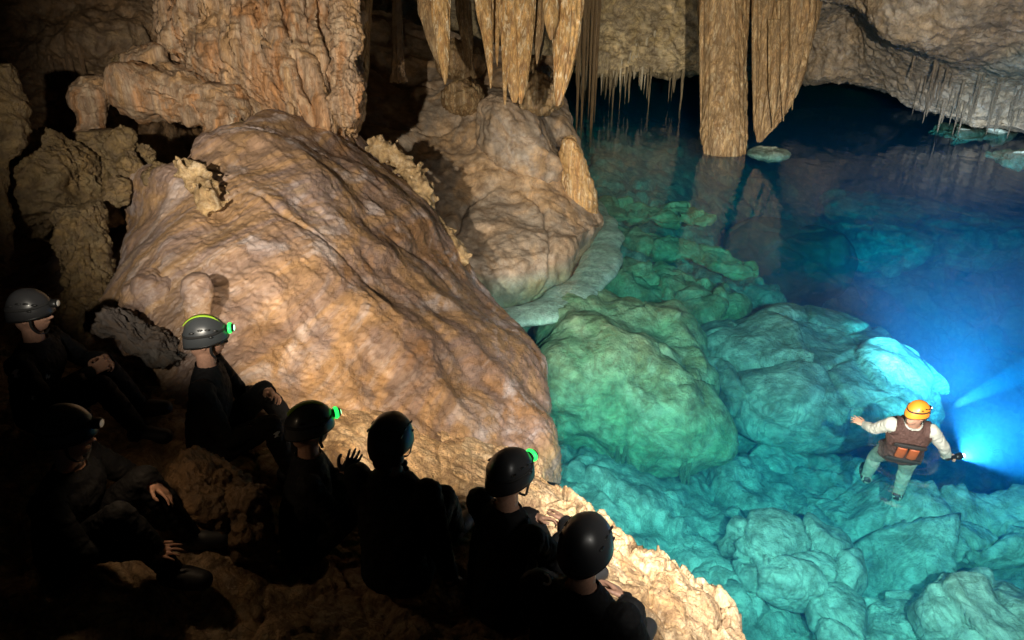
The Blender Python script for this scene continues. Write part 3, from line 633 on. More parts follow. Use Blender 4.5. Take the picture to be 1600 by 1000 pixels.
# ---- two great columns at the waterline
PL = M['pillar']
stalactite('column', [(1130, -170, 50, 17.4, .8), (1131, 0, 39, 17.4, .8), (1131, 90, 35, 17.4, .8), (1131, 150, 34, 17.4, .8), (1131, 190, 34, 17.4, .8), (1131, 214, 34, 17.4, .8), (1131, 240, 30, 17.4, .8)], PL, 'thick ochre column standing in the water, left one of the pair', 'rock column', 'pair of columns over the lake', 21, 160, 160, .14, 3, .05)
stalactite('column', [(1226, -170, 62, 17, .8), (1226, 0, 50, 17, .8), (1222, 70, 42, 17, .8), (1216, 120, 35, 17, .8), (1206, 160, 26, 17, .8), (1196, 195, 15, 17, .8), (1186, 222, 3, 17, 1)], PL, 'ochre column tapering to a ragged point just above the water', 'rock column', 'pair of columns over the lake', 22, 160, 160, .22, 4.5, .05)
o = boulder('waterline_stone', Z(1200, 240, -.14), (.5, .5, .12), M['rim'], d_rock(.06, 2, .02, 6), 2.2, 50, 70); tag(o, 'pale round stone in the water under the ragged column', 'stone')
o = boulder('waterline_stone', Z(1131, 226, -.14), (.55, .45, .10), M['rim'], d_rock(.06, 2, .02, 6), 2.2, 50, 70); tag(o, 'pale foot of the thick column at the waterline', 'stone')
for i, (px, top, tip, hw, d, lab) in enumerate([(1180, -20, 205, 5, 16.6, 'thin spike at the inner edge of the ragged column'), (1240, 40, 172, 7, 16.8, 'thin spike at the outer edge of the ragged column'), (1210, 90, 200, 8, 16.4, 'short spike at the front of the ragged column'), (1097, -10, 192, 4, 16.7, 'long slim spike along the outer side of the thick column'), (1226, 60, 190, 8, 16.5, 'middle spike of the ragged column')]):
    stalactite('column_spike', [(px, top - 60, hw, d, 1), (px, top, hw, d, 1), (px - 1, (top + tip) / 2, hw * .8, d, 1), (px - 2, tip, .5, d, 1)], PL, lab, 'stalactite', 'spikes along the two columns', 30 + i, 60, 30)

# ---- fringes of thin straws (individual, copied meshes)
def straw_mesh(k):
    n, m = 22, 10; t = np.linspace(0, 1, n); th = np.linspace(0, 2 * np.pi, m, endpoint=False)
    r = (1 - t) ** .6 * (1 + .25 * perlin(np.stack([t * 6, t * 0 + k, t * 0], -1))) + .03
    wob = .25 * np.stack([perlin(np.stack([t * 3, t * 0 + k, t * 0 + 4], -1)), perlin(np.stack([t * 3, t * 0 + k, t * 0 + 9], -1))], -1)
    G = np.zeros((n, m, 3)); G[..., 0] = wob[:, :1] + r[:, None] * np.cos(th); G[..., 1] = wob[:, 1:] + r[:, None] * np.sin(th); G[..., 2] = -t[:, None]
    v = np.concatenate([G.reshape(-1, 3), [[0, 0, 0.]], [G[-1].mean(0)]]); f = [tuple(x) for x in grid_faces(n, m, True).tolist()]
    f += [(j, n * m, (j + 1) % m) for j in range(m)] + [((n - 1) * m + j, (n - 1) * m + (j + 1) % m, n * m + 1) for j in range(m)]
    return v, f
protos = []
for k in range(5):
    v, f = straw_mesh(k); o = mesh_obj('thin_stalactite', v, f, M['straw']); protos.append(o)
used = [False] * 5
def straw(px, py, d, rad, length, label, group, mat=None):
    k = random.randrange(5)
    if used[k]: o = protos[k].copy(); SC.collection.objects.link(o)
    else: o = protos[k]; used[k] = True
    if mat: 
        o.material_slots[0].link = 'OBJECT'; o.material_slots[0].material = mat
    o.location = [float(c) for c in P(px, py, d)]; o.scale = (rad, rad, length); o.rotation_euler = (0, 0, random.uniform(0, 6))
    tag(o, label, 'stalactite', group); return o
bpy.context.view_layer.update()
_dg = bpy.context.evaluated_depsgraph_get()
def surf(name):
    o = bpy.data.objects[name]; return BVHTree.FromObject(o, _dg), np.array(o.location)
_sf = {n: surf(n) for n in ('back_wall_rock', 'overhang_rock', 'recess_wall_rock')}
def hang(on, px, py, rad, length, label, group, mat=None, sink=.08):
    bv, o3 = _sf[on]; dr_ = P(px, py, 1.) - CAM; dr_ /= np.linalg.norm(dr_)
    h = bv.ray_cast(Vector((CAM - o3).tolist()), Vector(dr_.tolist()))
    if h[0] is None: return
    hp_ = np.array(h[0]) + o3 + dr_ * sink; dd = (hp_ - CAM) @ FW
    v = hp_ - CAM; straw(800 + F * (v @ RT) / dd, 500 - F * (v @ UP) / dd, dd, rad, length, label, group, mat)
def clustered(a, b, k, n):
    cs = [random.uniform(a, b) for _ in range(k)]; return [min(b, max(a, random.choice(cs) + random.gauss(0, (b - a) * .035))) for _ in range(n)]
def ln(m): return m * random.choice([.35, .5, .7, .8, 1, 1, 1.4])
for px in clustered(905, 1092, 9, 90):
    hang('back_wall_rock', px, random.uniform(45, 112), random.uniform(.015, .05), ln(.75), 'thin pale stalactite in the fringe along the ochre back wall left of the columns', 'fringe of thin stalactites on the back wall', None, .06)
for px in clustered(900, 1092, 8, 40):
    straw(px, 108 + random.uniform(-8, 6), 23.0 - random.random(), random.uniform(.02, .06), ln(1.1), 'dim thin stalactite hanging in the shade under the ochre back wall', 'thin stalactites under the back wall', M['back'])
for px in clustered(1415, 1600, 10, 80):
    t = (px - 1415) / 185
    hang('overhang_rock', px, random.uniform(80 + 50 * t, 150 + 35 * t), random.uniform(.014, .05), ln(.6), 'thin grey stalactite in the fringe hanging from the overhang above the blue water', 'fringe of thin stalactites on the overhang', M['ceil'], .05)
for px in clustered(20, 240, 9, 50):
    hang('recess_wall_rock', px, random.uniform(-30, 110), random.uniform(.012, .04), ln(.6), 'slender brown stalactite in the curtain of the dark recess at upper left', 'curtain of slender stalactites in the recess', M['drape'], .03)
for i in range(9):
    px = 906 + i * 4.5 + random.uniform(-2, 2); straw(px, -60, 18.5, random.uniform(.04, .08), random.uniform(2.4, 5.0), 'long slim dark stalactite hanging in the black gap beside the golden one', 'long slim stalactites in the black gap', M['pillar'])
for k in range(5):
    if not used[k]: bpy.data.objects.remove(protos[k])

# ================================================================== UNDER THE WATER
dbg = lambda p: .34 * fbm(p * .7 + 3, 3) + .03 * fbm(p * 3.5, 4, .5) + .35 * d_block(1.1, .14, .05, .0)(p)
o = boulder('sunken_mound', Z(968, 585, -1.1), (1.28, 1.55, .82), M['algae'], dbg, 3.0, 200, 260); tag(o, 'big green algae covered mound just below the surface next to the slope', 'sunken rock')
slabd = lambda p: .22 * fbm(p * .6, 3) + .025 * fbm(p * 3, 4, .5) + .6 * d_block(1.0, .2, .08, .0)(p)
o = boulder('sunken_slab', Z(1262, 585, -1.35), (1.55, 1.5, .62), M['bed'], slabd, 3.2, 200, 280, rotz=.1); tag(o, 'large pale turquoise slab with a jagged edge against deep blue water', 'sunken rock')
o = boulder('sunken_brown_rock', Z(1235, 405, -2.2), (1.5, 1.0, .9), M['murk'], slabd, 2.6, 120, 160); tag(o, 'dark brown sunken rock above the turquoise slab', 'sunken rock')  # dark brown is this rock's own colour
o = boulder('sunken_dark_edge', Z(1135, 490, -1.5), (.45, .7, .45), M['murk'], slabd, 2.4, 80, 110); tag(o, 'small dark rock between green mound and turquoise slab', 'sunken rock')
for i, (px, py, z, rx, ry, rz_, rot, mt, lab) in enumerate([
        (1120, 640, -1.75, .95, .8, .42, .2, 'bed', 'low pale sunken shelf wedged between green mound and turquoise slab'), (1030, 465, -1.05, 1.3, .7, .32, -.3, 'algae', 'broad green sunken ramp sloping up behind the big mound'),
        (1130, 440, -1.35, 1.1, .6, .34, -.5, 'bed', 'pale green sunken ramp leading to the turquoise slab'), (880, 470, -.95, .7, .7, .3, .2, 'algae', 'green sunken rock tucked against the foot of the great slope'),
        (1020, 335, -.75, 1.3, .5, .12, -.55, 'algae', 'long green sunken plank of rock beside the calcite rim'), (1060, 390, -.9, 1.5, .4, .12, -.6, 'algae', 'second long green sunken slab, nearer than the plank'),
        (985, 440, -.9, .8, .5, .22, .3, 'algae', 'speckled pale green sunken rock under the calcite rim'), (1250, 845, -1.25, .62, .42, .26, .15, 'bed', 'rounded rough sunken boulder in the middle of the turquoise bed'),
        (1560, 945, -1.0, .48, .5, .3, .4, 'bed', 'pale green sunken boulder at the lower right corner'), (1380, 955, -1.35, .55, .36, .16, -.1, 'bed', 'flat sunken slab left of the pale corner boulder'),
        (1420, 340, -3.1, 3.0, 1.2, .5, .2, 'bed', 'long blue sunken slab far down in the deep basin'), (1520, 380, -3.2, 1.5, 1.0, .6, .1, 'bed', 'blue sunken boulder in the deep basin behind the swimmer'),
        (1340, 390, -2.9, 1.6, .9, .5, -.3, 'bed', 'blue sunken rock between dark rock and deep basin slab'), (1120, 900, -1.5, .4, .35, .2, .7, 'bed', 'small sunken stone nearest to the tan ledge'),
        (1520, 205, -.16, .9, 1.0, .12, 0, 'rim', 'pale shallow rock standing in for lit turquoise water under the far overhang edge'), (1600, 243, -.16, .7, .6, .12, 0, 'rim', 'pale shallow rock standing in for lit turquoise water at the right edge of view'),  # both pale rocks stand in for patches of lit, reflecting water
        (1230, 700, -1.75, .5, .4, .3, .5, 'bed', 'sunken stone below the lip of the turquoise slab'), (1330, 800, -1.6, .5, .35, .2, -.5, 'bed', 'sunken stone left of the standing swimmer'),
        (1530, 810, -1.25, .5, .3, .14, .2, 'bed', 'sunken stone in front of the swimmer shelf edge')]):
    o = boulder('sunken_stone', Z(px, py, z) - [0, 0, .26 if mt == 'bed' and z > -2.5 else 0], (rx, ry, rz_), M[mt], lambda p: .10 * fbm(p * 1.4, 4) + .015 * fbm(p * 6, 3, .6) + d_block(1.6, .16, .06, .0)(p), 3.6, 110, 150, rotz=rot, tilt=random.uniform(-.15, .15), seed=i)
    tag(o, lab, 'sunken rock')
bpy.context.view_layer.update(); _dg = bpy.context.evaluated_depsgraph_get(); _sf['sunken_mound'] = surf('sunken_mound')
for px in clustered(895, 1085, 9, 46):
    n0 = set(bpy.data.objects); used = [True] * 5
    hang('sunken_mound', px, 716 + 10 * math.sin(px * .05) + random.uniform(-14, 12), random.uniform(.012, .03), ln(.45), 'thin green drip hanging under water from the lower edge of the algae mound', 'drips under the green mound', M['algae'], .03)
    for o in set(bpy.data.objects) - n0: o.name = 'sunken_drip'; o['category'] = 'sunken drip'
exec_people = True
# ================================================================== PEOPLE
SKIN = plain('skin', (.52, .29, .20), .5, bump=.001, bscale=90, vary=.12)
NEO = plain('black_neoprene', (.008, .008, .009), .75, bump=.002, bscale=160); NEO.node_tree.nodes['Principled BSDF'].inputs['Specular IOR Level'].default_value = .25
GLOVE = plain('grey_glove', (.04, .045, .055), .7)
SHOE = plain('boot_rubber', (.02, .02, .022), .55)
LOGO_GLINT = plain('printed_logo_glint', (.55, .56, .58), .5)
HAIR = plain('dark_hair', (.02, .012, .008), .5, bump=.004, bscale=120)
HSHELL = plain('grey_helmet_shell', (.055, .06, .065), .32, coat=.4)
HDARK = plain('dark_helmet_shell', (.03, .03, .032), .38, coat=.3)
HOR = plain('orange_helmet_shell', (.85, .30, .03), .35, coat=.3)
BLK = plain('black_plastic', (.012, .012, .012), .4)
STRAP = plain('strap_webbing', (.015, .015, .015), .8)
STRIPE = plain('lime_stripe', (.35, .6, .04), .4)
GLED = plain('green_lamp_glow', (.05, .6, .15), .4, emit=(.02, .9, .10), strength=1.6)
LENS = plain('lamp_lens', (.9, .9, .9), .2, emit=(.25, 1, .45), strength=5)
LENS_OFF = plain('dim_lens', (.5, .5, .48), .2, emit=(1, .75, .5), strength=.08)

def capsule(p0, r0, p1, r1, n=12, m=16):
    p0, p1 = np.array(p0, float), np.array(p1, float); ax = p1 - p0; L = np.linalg.norm(ax) + 1e-9; ax /= L
    t = np.array([0, 0, 1.]) if abs(ax[2]) < .9 else np.array([1., 0, 0]); u = np.cross(ax, t); u /= np.linalg.norm(u); v = np.cross(ax, u)
    S = []
    for k in range(5): a = np.pi / 2 * (1 - k / 4); S.append((-math.sin(a) * r0, max(1e-4, math.cos(a) * r0)))
    for k in range(1, n): S.append((L * k / n, r0 + (r1 - r0) * k / n))
    for k in range(5): a = np.pi / 2 * k / 4; S.append((L + math.sin(a) * r1, max(1e-4, math.cos(a) * r1)))
    th = np.linspace(0, 2 * np.pi, m, endpoint=False)
    G = np.array([[p0 + ax * s + r * (np.cos(a) * u + np.sin(a) * v) for a in th] for s, r in S])
    nn = len(S); f = grid_faces(nn, m, True).tolist() + [list(range(m))[::-1], [(nn - 1) * m + j for j in range(m)]]
    return G.reshape(-1, 3), f
def limb(pts, rads):
    return [capsule(pts[i], rads[i], pts[i + 1], rads[i + 1]) for i in range(len(pts) - 1)]
def torso_part(spine, rad, side):
    """loft of ellipses along the spine: rad = (half width, half depth)"""
    sp_ = catmull(np.array(spine, float), 30); rd = catmull(np.array(rad, float), 30)
    tg = np.gradient(sp_, axis=0); tg /= np.linalg.norm(tg, axis=1)[:, None]; th = np.linspace(0, 2 * np.pi, 28, endpoint=False)
    side = np.array(side, float); fr = np.cross(side[None], tg); fr /= np.linalg.norm(fr, axis=1)[:, None]
    cs, sn = np.cos(th), np.sin(th); e = .85
    cs = np.sign(cs) * np.abs(cs) ** e; sn = np.sign(sn) * np.abs(sn) ** e
    G = sp_[:, None] + side * (rd[:, 0, None] * cs)[..., None] + fr[:, None] * (rd[:, 1, None] * sn)[..., None]
    f = grid_faces(30, 28, True).tolist() + [list(range(28))[::-1], [29 * 28 + j for j in range(28)]]
    return G.reshape(-1, 3), f
def rotm(yaw=0, pitch=0, roll=0):   # pitch >0 looks down
    return np.array(Matrix.Rotation(yaw, 3, 'Z') @ Matrix.Rotation(pitch, 3, 'Y') @ Matrix.Rotation(roll, 3, 'X'))
def head_mesh(c, Rm, s=1.):
    D = sphere_dirs(60, 80).reshape(-1, 3); x, y, z = D.T
    rx = .100; v = np.stack([x * rx, y * .077, z * .118], -1)
    jaw = sstep(.1, -.9, z) if False else np.clip(-z, 0, 1)
    v[:, 1] *= 1 - .28 * jaw ** 1.5
    v[:, 0] += np.where(x < 0, .012 * np.clip(z, -1, 1), 0) + .012 * jaw * (x > 0) * x
    v[:, 0] -= .030 * jaw ** 2 * (x < 0)
    Y, Zz = v[:, 1], v[:, 2]; fr = (x > 0)
    g = lambda y0, z0, sy, sz: np.exp(-((Y - y0) / sy) ** 2 - ((Zz - z0) / sz) ** 2)
    v[:, 0] += fr * (.026 * g(0, -.028, .011, .014) + .014 * g(0, -.008, .009, .022) + .006 * g(0, .018, .035, .010)
                     - .010 * g(.030, .000, .014, .011) - .010 * g(-.030, .000, .014, .011) + .008 * g(0, -.060, .020, .006) + .007 * g(0, -.072, .018, .006)
                     - .005 * g(0, -.066, .022, .0025) + .010 * g(0, -.098, .020, .014) + .004 * g(.036, -.03, .016, .016) + .004 * g(-.036, -.03, .016, .016) - .006 * g(0, -.046, .03, .006))
    v = v * s
    parts = [(v @ Rm.T + c, grid_faces(60, 80, True).tolist())]
    for sgn in (1, -1):   # ears: flat cups
        e = sphere_dirs(14, 18).reshape(-1, 3) * [.017, .010, .031]; e[:, 1] -= .006 * np.exp(-(e[:, 0] / .008) ** 2 - (e[:, 2] / .014) ** 2) * (e[:, 1] * sgn > 0) * -sgn * -1
        e[:, 1] += sgn * .077; e[:, 0] += -.008; e[:, 2] += -.012
        parts.append((e * s @ Rm.T + c, grid_faces(14, 18, True).tolist()))
        b = sphere_dirs(10, 12).reshape(-1, 3) * .0115 + [.082, sgn * .030, .000]
        parts.append((b * s @ Rm.T + c, grid_faces(10, 12, True).tolist()))
    return parts
def hand_parts(wrist, direc, normal, curl=.5, side=1, s=1., spread=.14, point=None):
    """palm + five fingers; direc = along the hand, normal = out of the back of the hand"""
    w_ = np.array(wrist, float); d = np.array(direc, float); d /= np.linalg.norm(d); n = np.array(normal, float); n -= d * (n @ d); n /= np.linalg.norm(n)
    u = np.cross(n, d) * side    # towards the thumb
    parts = []
    for k, a in enumerate((-.030, -.010, .010, .029)):
        parts.append(capsule(w_ + u * a * .6 + d * .012, .015 * s, w_ + d * .082 * s + u * a * s, .0115 * s, 6, 12))
    parts.append(capsule(w_ - d * .03, .025 * s, w_ + d * .03, .022 * s, 6, 14))
    L = [.062, .074, .080, .072]
    for k, a in enumerate((-.031, -.0105, .0105, .031)):
        cu = curl * (1 + .18 * (1 - k)) if point is None or k != 3 else .08
        base = w_ + d * (.088 - .006 * abs(k - 1.7)) * s + u * a * s; dd = d + u * spread * (k - 1.5); dd /= np.linalg.norm(dd)
        r = .0088 * s; ang = cu * .6; p_ = base
        for q, (fr, rr) in enumerate(((.45, 1.), (.3, .92), (.25, .8))):
            v_ = dd * math.cos(ang) - n * math.sin(ang); p2 = p_ + v_ * L[k] * fr * s
            parts.append(capsule(p_, r * rr, p2, r * rr * .92, 4, 10)); p_ = p2; ang += cu * 1.1
    b = w_ + d * .022 * s + u * .026 * s; t1 = b + (d * .55 + u * .75 - n * .25) * .042 * s; t2 = t1 + (d * .85 + u * .35 - n * .3 * (1 + curl)) * .032 * s; t3 = t2 + (d * .95 + u * .05 - n * .4 * curl) * .026 * s
    parts += [capsule(b, .014 * s, t1, .0115 * s, 4, 10), capsule(t1, .0105 * s, t2, .0095 * s, 4, 10), capsule(t2, .0095 * s, t3, .008 * s, 4, 10)]
    return parts

def helmet(root, c, Rm, shell, lamp=True, stripe=True, s=1., glow=True, vents=True):
    """climbing helmet on head centre c, orientation Rm (x forward)"""
    def tr(v): return np.asarray(v, float) * s @ Rm.T + c
    # shell: outer and inner dome joined at the rim
    n, m = 26, 48; th = np.linspace(0, 2 * np.pi, m, endpoint=False); outer, inner = [], []
    for i in range(n):
        a = i / (n - 1) * 1.0
        rimz = -.004 + .012 * np.cos(th) - .026 * np.exp(-((np.abs(th - np.pi)) / .8) ** 2)
        phi = a * np.pi / 2
        hx = .137 + .004 * np.cos(th); hy = .112
        zz_ = rimz + (.158 - rimz) * np.cos(phi) ** .9
        rad = np.sin(phi) ** .92
        rdg = 1 + .018 * np.cos(th * 6) * np.sin(phi * 2) ** 2
        outer.append(np.stack([hx * rad * np.cos(th) * rdg - .004, hy * rad * np.sin(th) * rdg, zz_], -1))
    O = np.array(outer); I = O * [.93, .92, 1] - [0, 0, .008]; I[-1, :, 2] = O[-1, :, 2]
    G = np.concatenate([O, I[::-1]]); f = grid_faces(2 * n, m, True).tolist()
    sh = mesh_obj('helmet_shell', tr(G.reshape(-1, 3)), f, shell, root)
    # rim band
    rb = []
    for t in np.linspace(0, 2 * np.pi, 12, endpoint=False): rb.append(O[-1] * [1 + .01 * math.cos(t), 1 + .012 * math.cos(t), 1] + [0, 0, .005 * math.sin(t) + .003])
    rb = np.array(rb); q = np.moveaxis(rb, 0, 1).reshape(-1, 3); fr = []
    for i in range(m):
        for j in range(12): fr.append((i * 12 + j, ((i + 1) % m) * 12 + j, ((i + 1) % m) * 12 + (j + 1) % 12, i * 12 + (j + 1) % 12))
    mesh_obj('rim_band', tr(q), fr, BLK, sh)
    if vents:
        vp = []
        for sg in (1, -1):
            for (vx, vz, ln) in ((.075, .085, .018), (.035, .098, .018), (-.005, .100, .018), (.05, .055, .014), (-.055, .085, .018)):
                rr = math.sqrt(max(0, 1 - ((vx + .004) / .137) ** 2)) * .112; yy = sg * rr * math.sqrt(max(.05, 1 - (vz / .155) ** 2)) * 1.03
                vp.append(ball((vx, yy, vz), 1, (ln, .006, .007)))
        for v_, f_ in vp: mesh_obj('vent', tr(v_), f_, BLK, sh)
    if stripe:
        st = []; ts = np.linspace(-.9, 1.15, 24)
        for t in ts:
            for yy in (-.02, .02): st.append((.141 * math.sin(t) - .004, yy * (1 - .25 * abs(t)), .004 + .158 * math.cos(t) ** .9 if math.cos(t) > 0 else .004))
        st = np.array(st); st2 = st * [.97, 1, .985]; V = np.concatenate([st, st2]); k = len(st); fs = []
        for i in range(23): a = 2 * i; fs += [(a, a + 1, a + 3, a + 2), (k + a, k + a + 2, k + a + 3, k + a + 1), (a, a + 2, k + a + 2, k + a), (a + 1, k + a + 1, k + a + 3, a + 3)]
        mesh_obj('stripe', tr(V), fs, STRIPE, sh)
    # chin straps
    for sg in (1, -1):
        pts_ = [(.045, sg * .098, .02), (.035, sg * .088, -.05), (.05, sg * .06, -.105), (.058, 0, -.128)]; pr = catmull(np.array(pts_), 14); V, Fq = [], []
        for i, p_ in enumerate(pr): V += [p_ + [.008, 0, 0], p_ - [.008, 0, 0], p_ + [-.008, sg * .003, -.002], p_ + [.008, sg * .003, -.002]]
        for i in range(13):
            for j in range(4): Fq.append((4 * i + j, 4 * i + (j + 1) % 4, 4 * i + 4 + (j + 1) % 4, 4 * i + 4 + j))
        mesh_obj('chin_strap', tr(V), Fq, STRAP, root)
    if lamp:
        hl = []
        th2 = np.linspace(0, 2 * np.pi, 20, endpoint=False); prof = [(0, .001), (0, .020), (.004, .024), (.030, .025), (.040, .021), (.041, .017)]
        G = np.array([[(.132 + a, r * 1.25 * math.cos(t), .062 + r * math.sin(t)) for t in th2] for a, r in prof])
        lm = mesh_obj('headlamp', tr(G.reshape(-1, 3)), grid_faces(len(prof), 20, True).tolist(), BLK, root)
        G = np.array([[(.172 + a, r * 1.25 * math.cos(t), .062 + r * math.sin(t)) for t in th2] for a, r in [(.000, .018), (.003, .014), (.004, .001)]])
        mesh_obj('lens', tr(G.reshape(-1, 3)), grid_faces(3, 20, True).tolist(), LENS if glow else LENS_OFF, lm)
        if glow:
            G = np.array([[(.140 + a, r * 1.25 * math.cos(t), .062 + r * math.sin(t)) for t in th2] for a, r in [(-.004, .020), (.0, .031), (.010, .033), (.018, .029), (.02, .02)]])
            mesh_obj('glow_ring', tr(G.reshape(-1, 3)), grid_faces(5, 20, True).tolist(), GLED, lm)
        # strap around the shell
        O2 = O[19]; V = []; 
        for t in range(m):
            b_ = O2[t]; V += [b_ * [1.012, 1.015, 1] + [0, 0, .010], b_ * [1.012, 1.015, 1] - [0, 0, .010], b_ * [.98, .98, 1] - [0, 0, .010], b_ * [.98, .98, 1] + [0, 0, .010]]
        Fq = [(4 * i + j, 4 * ((i + 1) % m) + j, 4 * ((i + 1) % m) + (j + 1) % 4, 4 * i + (j + 1) % 4) for i in range(m) for j in range(4)]
        mesh_obj('lamp_strap', tr(V), Fq, STRAP, lm)
    return tr((.19, 0, .062)), Rm @ np.array([1, 0, 0])

def person(key, label, origin, yaw, J, shell=HSHELL, stripe=True, lamp=True, glow=True, suit=NEO, suit_name='wetsuit', shoes=SHOE, voxel=.0065, group=None, head_rot=(0, 0, 0), hands=None,
           hair=None, shirt=None, vest=None, hscale=1., hel_s=1., glove=None):
    Y = rotm(yaw); o3 = np.array(origin, float)
    T = lambda p_: np.array(p_, float) @ Y.T + o3
    root = empty('person', origin); tag(root, label, 'person', group)
    parts = []
    hd = np.array(J['head']); nk = np.array(J['neck']); pel = np.array(J['pelvis']); ch = np.array(J['chest'])
    mid = (pel + ch) / 2 + np.array(J.get('bend', (-.03, 0, 0)))
    bw = J.get('width', 1.)
    parts.append(torso_part([T(pel - [0.0, 0, .06]), T(pel), T(mid), T(ch), T(nk - (nk - ch) * .25), T(nk + (hd - nk) * .1)],
                            [(.13 * bw, .10), (.165 * bw, .12), (.145 * bw, .105), (.175 * bw, .118), (.135 * bw, .085), (.055, .055)], Y @ np.array([0, 1, 0])))
    parts.append(capsule(T(nk - (hd - nk) * .25), .062, T(hd - np.array([.018, 0, .05])), .054))
    Rh = Y @ rotm(*head_rot)
    plab = [0] * len(parts)
    hc = T(hd); parts += head_mesh(hc, Rh, hscale); plab += [1] * (len(parts) - len(plab))
    wr = []
    for sg, nm in ((1, 'L'), (-1, 'R')):
        sh = np.array(J['sh' + nm]); el = np.array(J['el' + nm]); wq = np.array(J['wr' + nm])
        parts += limb([T((ch + sh) / 2 + [0, 0, .02]), T(sh)], [.075, .062]); parts += limb([T(sh), T((sh + el) / 2), T(el)], [.060, .052, .043])
        parts += limb([T(el), T(el + (wq - el) * .35), T(wq)], [.043, .042, .028])
        plab += [0] * (len(parts) - len(plab))
        hdv = np.array(J.get('hd' + nm, wq - el), float); hn = np.array(J.get('hn' + nm, (0, 0, 1)), float)
        parts += hand_parts(T(wq), Y @ (hdv / np.linalg.norm(hdv)), Y @ hn, J.get('curl' + nm, .5), side=-sg, point=J.get('pt' + nm)); wr.append((T(wq), Y @ (hdv / np.linalg.norm(hdv)))); plab += [2] * (len(parts) - len(plab))
        hp = np.array(J.get('hip' + nm, pel + [.02, sg * .09, -.01])); kn = np.array(J['kn' + nm]); an = np.array(J['an' + nm]); to = np.array(J['to' + nm])
        parts += limb([T(hp), T((hp + kn) / 2), T(kn)], [.092, .078, .058]); parts += limb([T(kn), T(kn + (an - kn) * .35), T(an)], [.056, .057, .038])
        plab += [0] * (len(parts) - len(plab))
        fd = to - an; parts += limb([T(an - fd * .22 - [0, 0, .02]), T(an + fd * .45 - [0, 0, .01]), T(to)], [.040, .043, .032]); plab += [3] * (len(parts) - len(plab))
    body = remesh_union('body', parts, voxel, SKIN, 3, parent=None)
    from mathutils.kdtree import KDTree
    src = [(v_, l_) for (vs, _), l_ in zip(parts, plab) for v_ in vs]
    kd = KDTree(len(src))
    for i_, (v_, l_) in enumerate(src): kd.insert(Vector([float(a) for a in v_]), i_)
    kd.balance()
    body.data.transform(Matrix.Translation([-float(c) for c in origin])); body.parent = root
    # clothing grown from the body's own surface
    me = body.data; nv = len(me.vertices); co = np.empty(nv * 3, np.float32); me.vertices.foreach_get('co', co); co = co.reshape(-1, 3).astype(float) + o3
    no = np.empty(nv * 3, np.float32); me.vertices.foreach_get('normal', no); no = no.reshape(-1, 3)
    ax = T(hd) - T(nk); ax /= np.linalg.norm(ax)
    isH = ((co - T(nk)) @ ax > .035) & (np.linalg.norm(co - T(hd), axis=1) < .24)
    lab = np.array([src[kd.find(Vector(c_.tolist()))[1]][1] for c_ in co])
    isH = ((lab == 1) | (((co - T(nk)) @ ax > .03) & (np.linalg.norm(co - T(hd), axis=1) < .22))) & (lab != 2)
    isW = lab == 2
    for wq, dv in wr: isW &= ~((np.linalg.norm(co - wq, axis=1) < .05) & ((co - wq) @ dv < .012))
    pol = np.array([tuple(p_.vertices) for p_ in me.polygons if len(p_.vertices) == 4])
    isF = lab == 3
    def shell_of(name, mask, off, mat, crease=0.):
        fm = mask[pol].all(1); f_ = pol[fm]; ids = np.unique(f_); mp_ = -np.ones(nv, int); mp_[ids] = np.arange(len(ids))
        wob = crease * fbm(co[ids] * 14, 3, .6, True) if crease else 0
        V = co[ids] + no[ids] * (off + wob)[:, None] if crease else co[ids] + no[ids] * off
        if len(f_) == 0: return None
        ob = mesh_obj(name, V - o3, mp_[f_], mat, root)
        return ob
    cover = ~isH & ~isW
    if shirt is None:
        shell_of(suit_name, cover, .011, suit, .007)
    else:
        up = co[:, 2] > T(pel)[2] - .02
        shell_of('shirt', cover & up, .011, shirt, .008); shell_of('trousers', cover & (co[:, 2] < T(pel)[2] + .03), .014, suit, .008)
    if glove:
        nR = np.linalg.norm(co - wr[1][0], axis=1) < np.linalg.norm(co - wr[0][0], axis=1)
        shell_of('glove', isW & nR, .0015, glove)
    if shoes:
        ft = [(T(J['an' + nm]) + T(J['to' + nm])) / 2 for nm in 'LR']; nearL = np.linalg.norm(co - ft[0], axis=1) < np.linalg.norm(co - ft[1], axis=1)
        shell_of('shoe', isF & nearL, .018, shoes); shell_of('shoe', isF & ~nearL, .018, shoes)
    if vest is not None:
        ax2 = T(ch) - T(pel); Lx = np.linalg.norm(ax2); ax2 /= Lx; tt = (co - T(pel)) @ ax2
        lat = np.abs((co - T(pel)) @ (Y @ np.array([0, 1, 0])))
        dc = co - T(pel) - np.outer(tt, ax2); inside = (((lat < .185) & (tt < Lx + .13)) | ((lat < .165) & (tt < Lx + .24))) & (tt > -.04) & ~isH
        shell_of('life_vest', inside, .035, vest[0], .01)
    if hair:
        hp_ = [ball(tuple(T(hd) + Rh @ np.array(q)), r) for q, r in hair]; remesh_union('hair', [(v - o3, f_) for v, f_ in hp_], .008, HAIR, 1, root)
    hroot = root
    c_ = hc; 
    # helmet pieces are built in world space, then shifted to the root
    before = set(bpy.data.objects)
    lp, ld = helmet(root, hc, Rh, shell, lamp, stripe, hscale * hel_s, glow)
    for ob in set(bpy.data.objects) - before:
        if ob.type == 'MESH': ob.data.transform(Matrix.Translation([-float(c) for c in origin]))
    return root, body, lp, ld, T

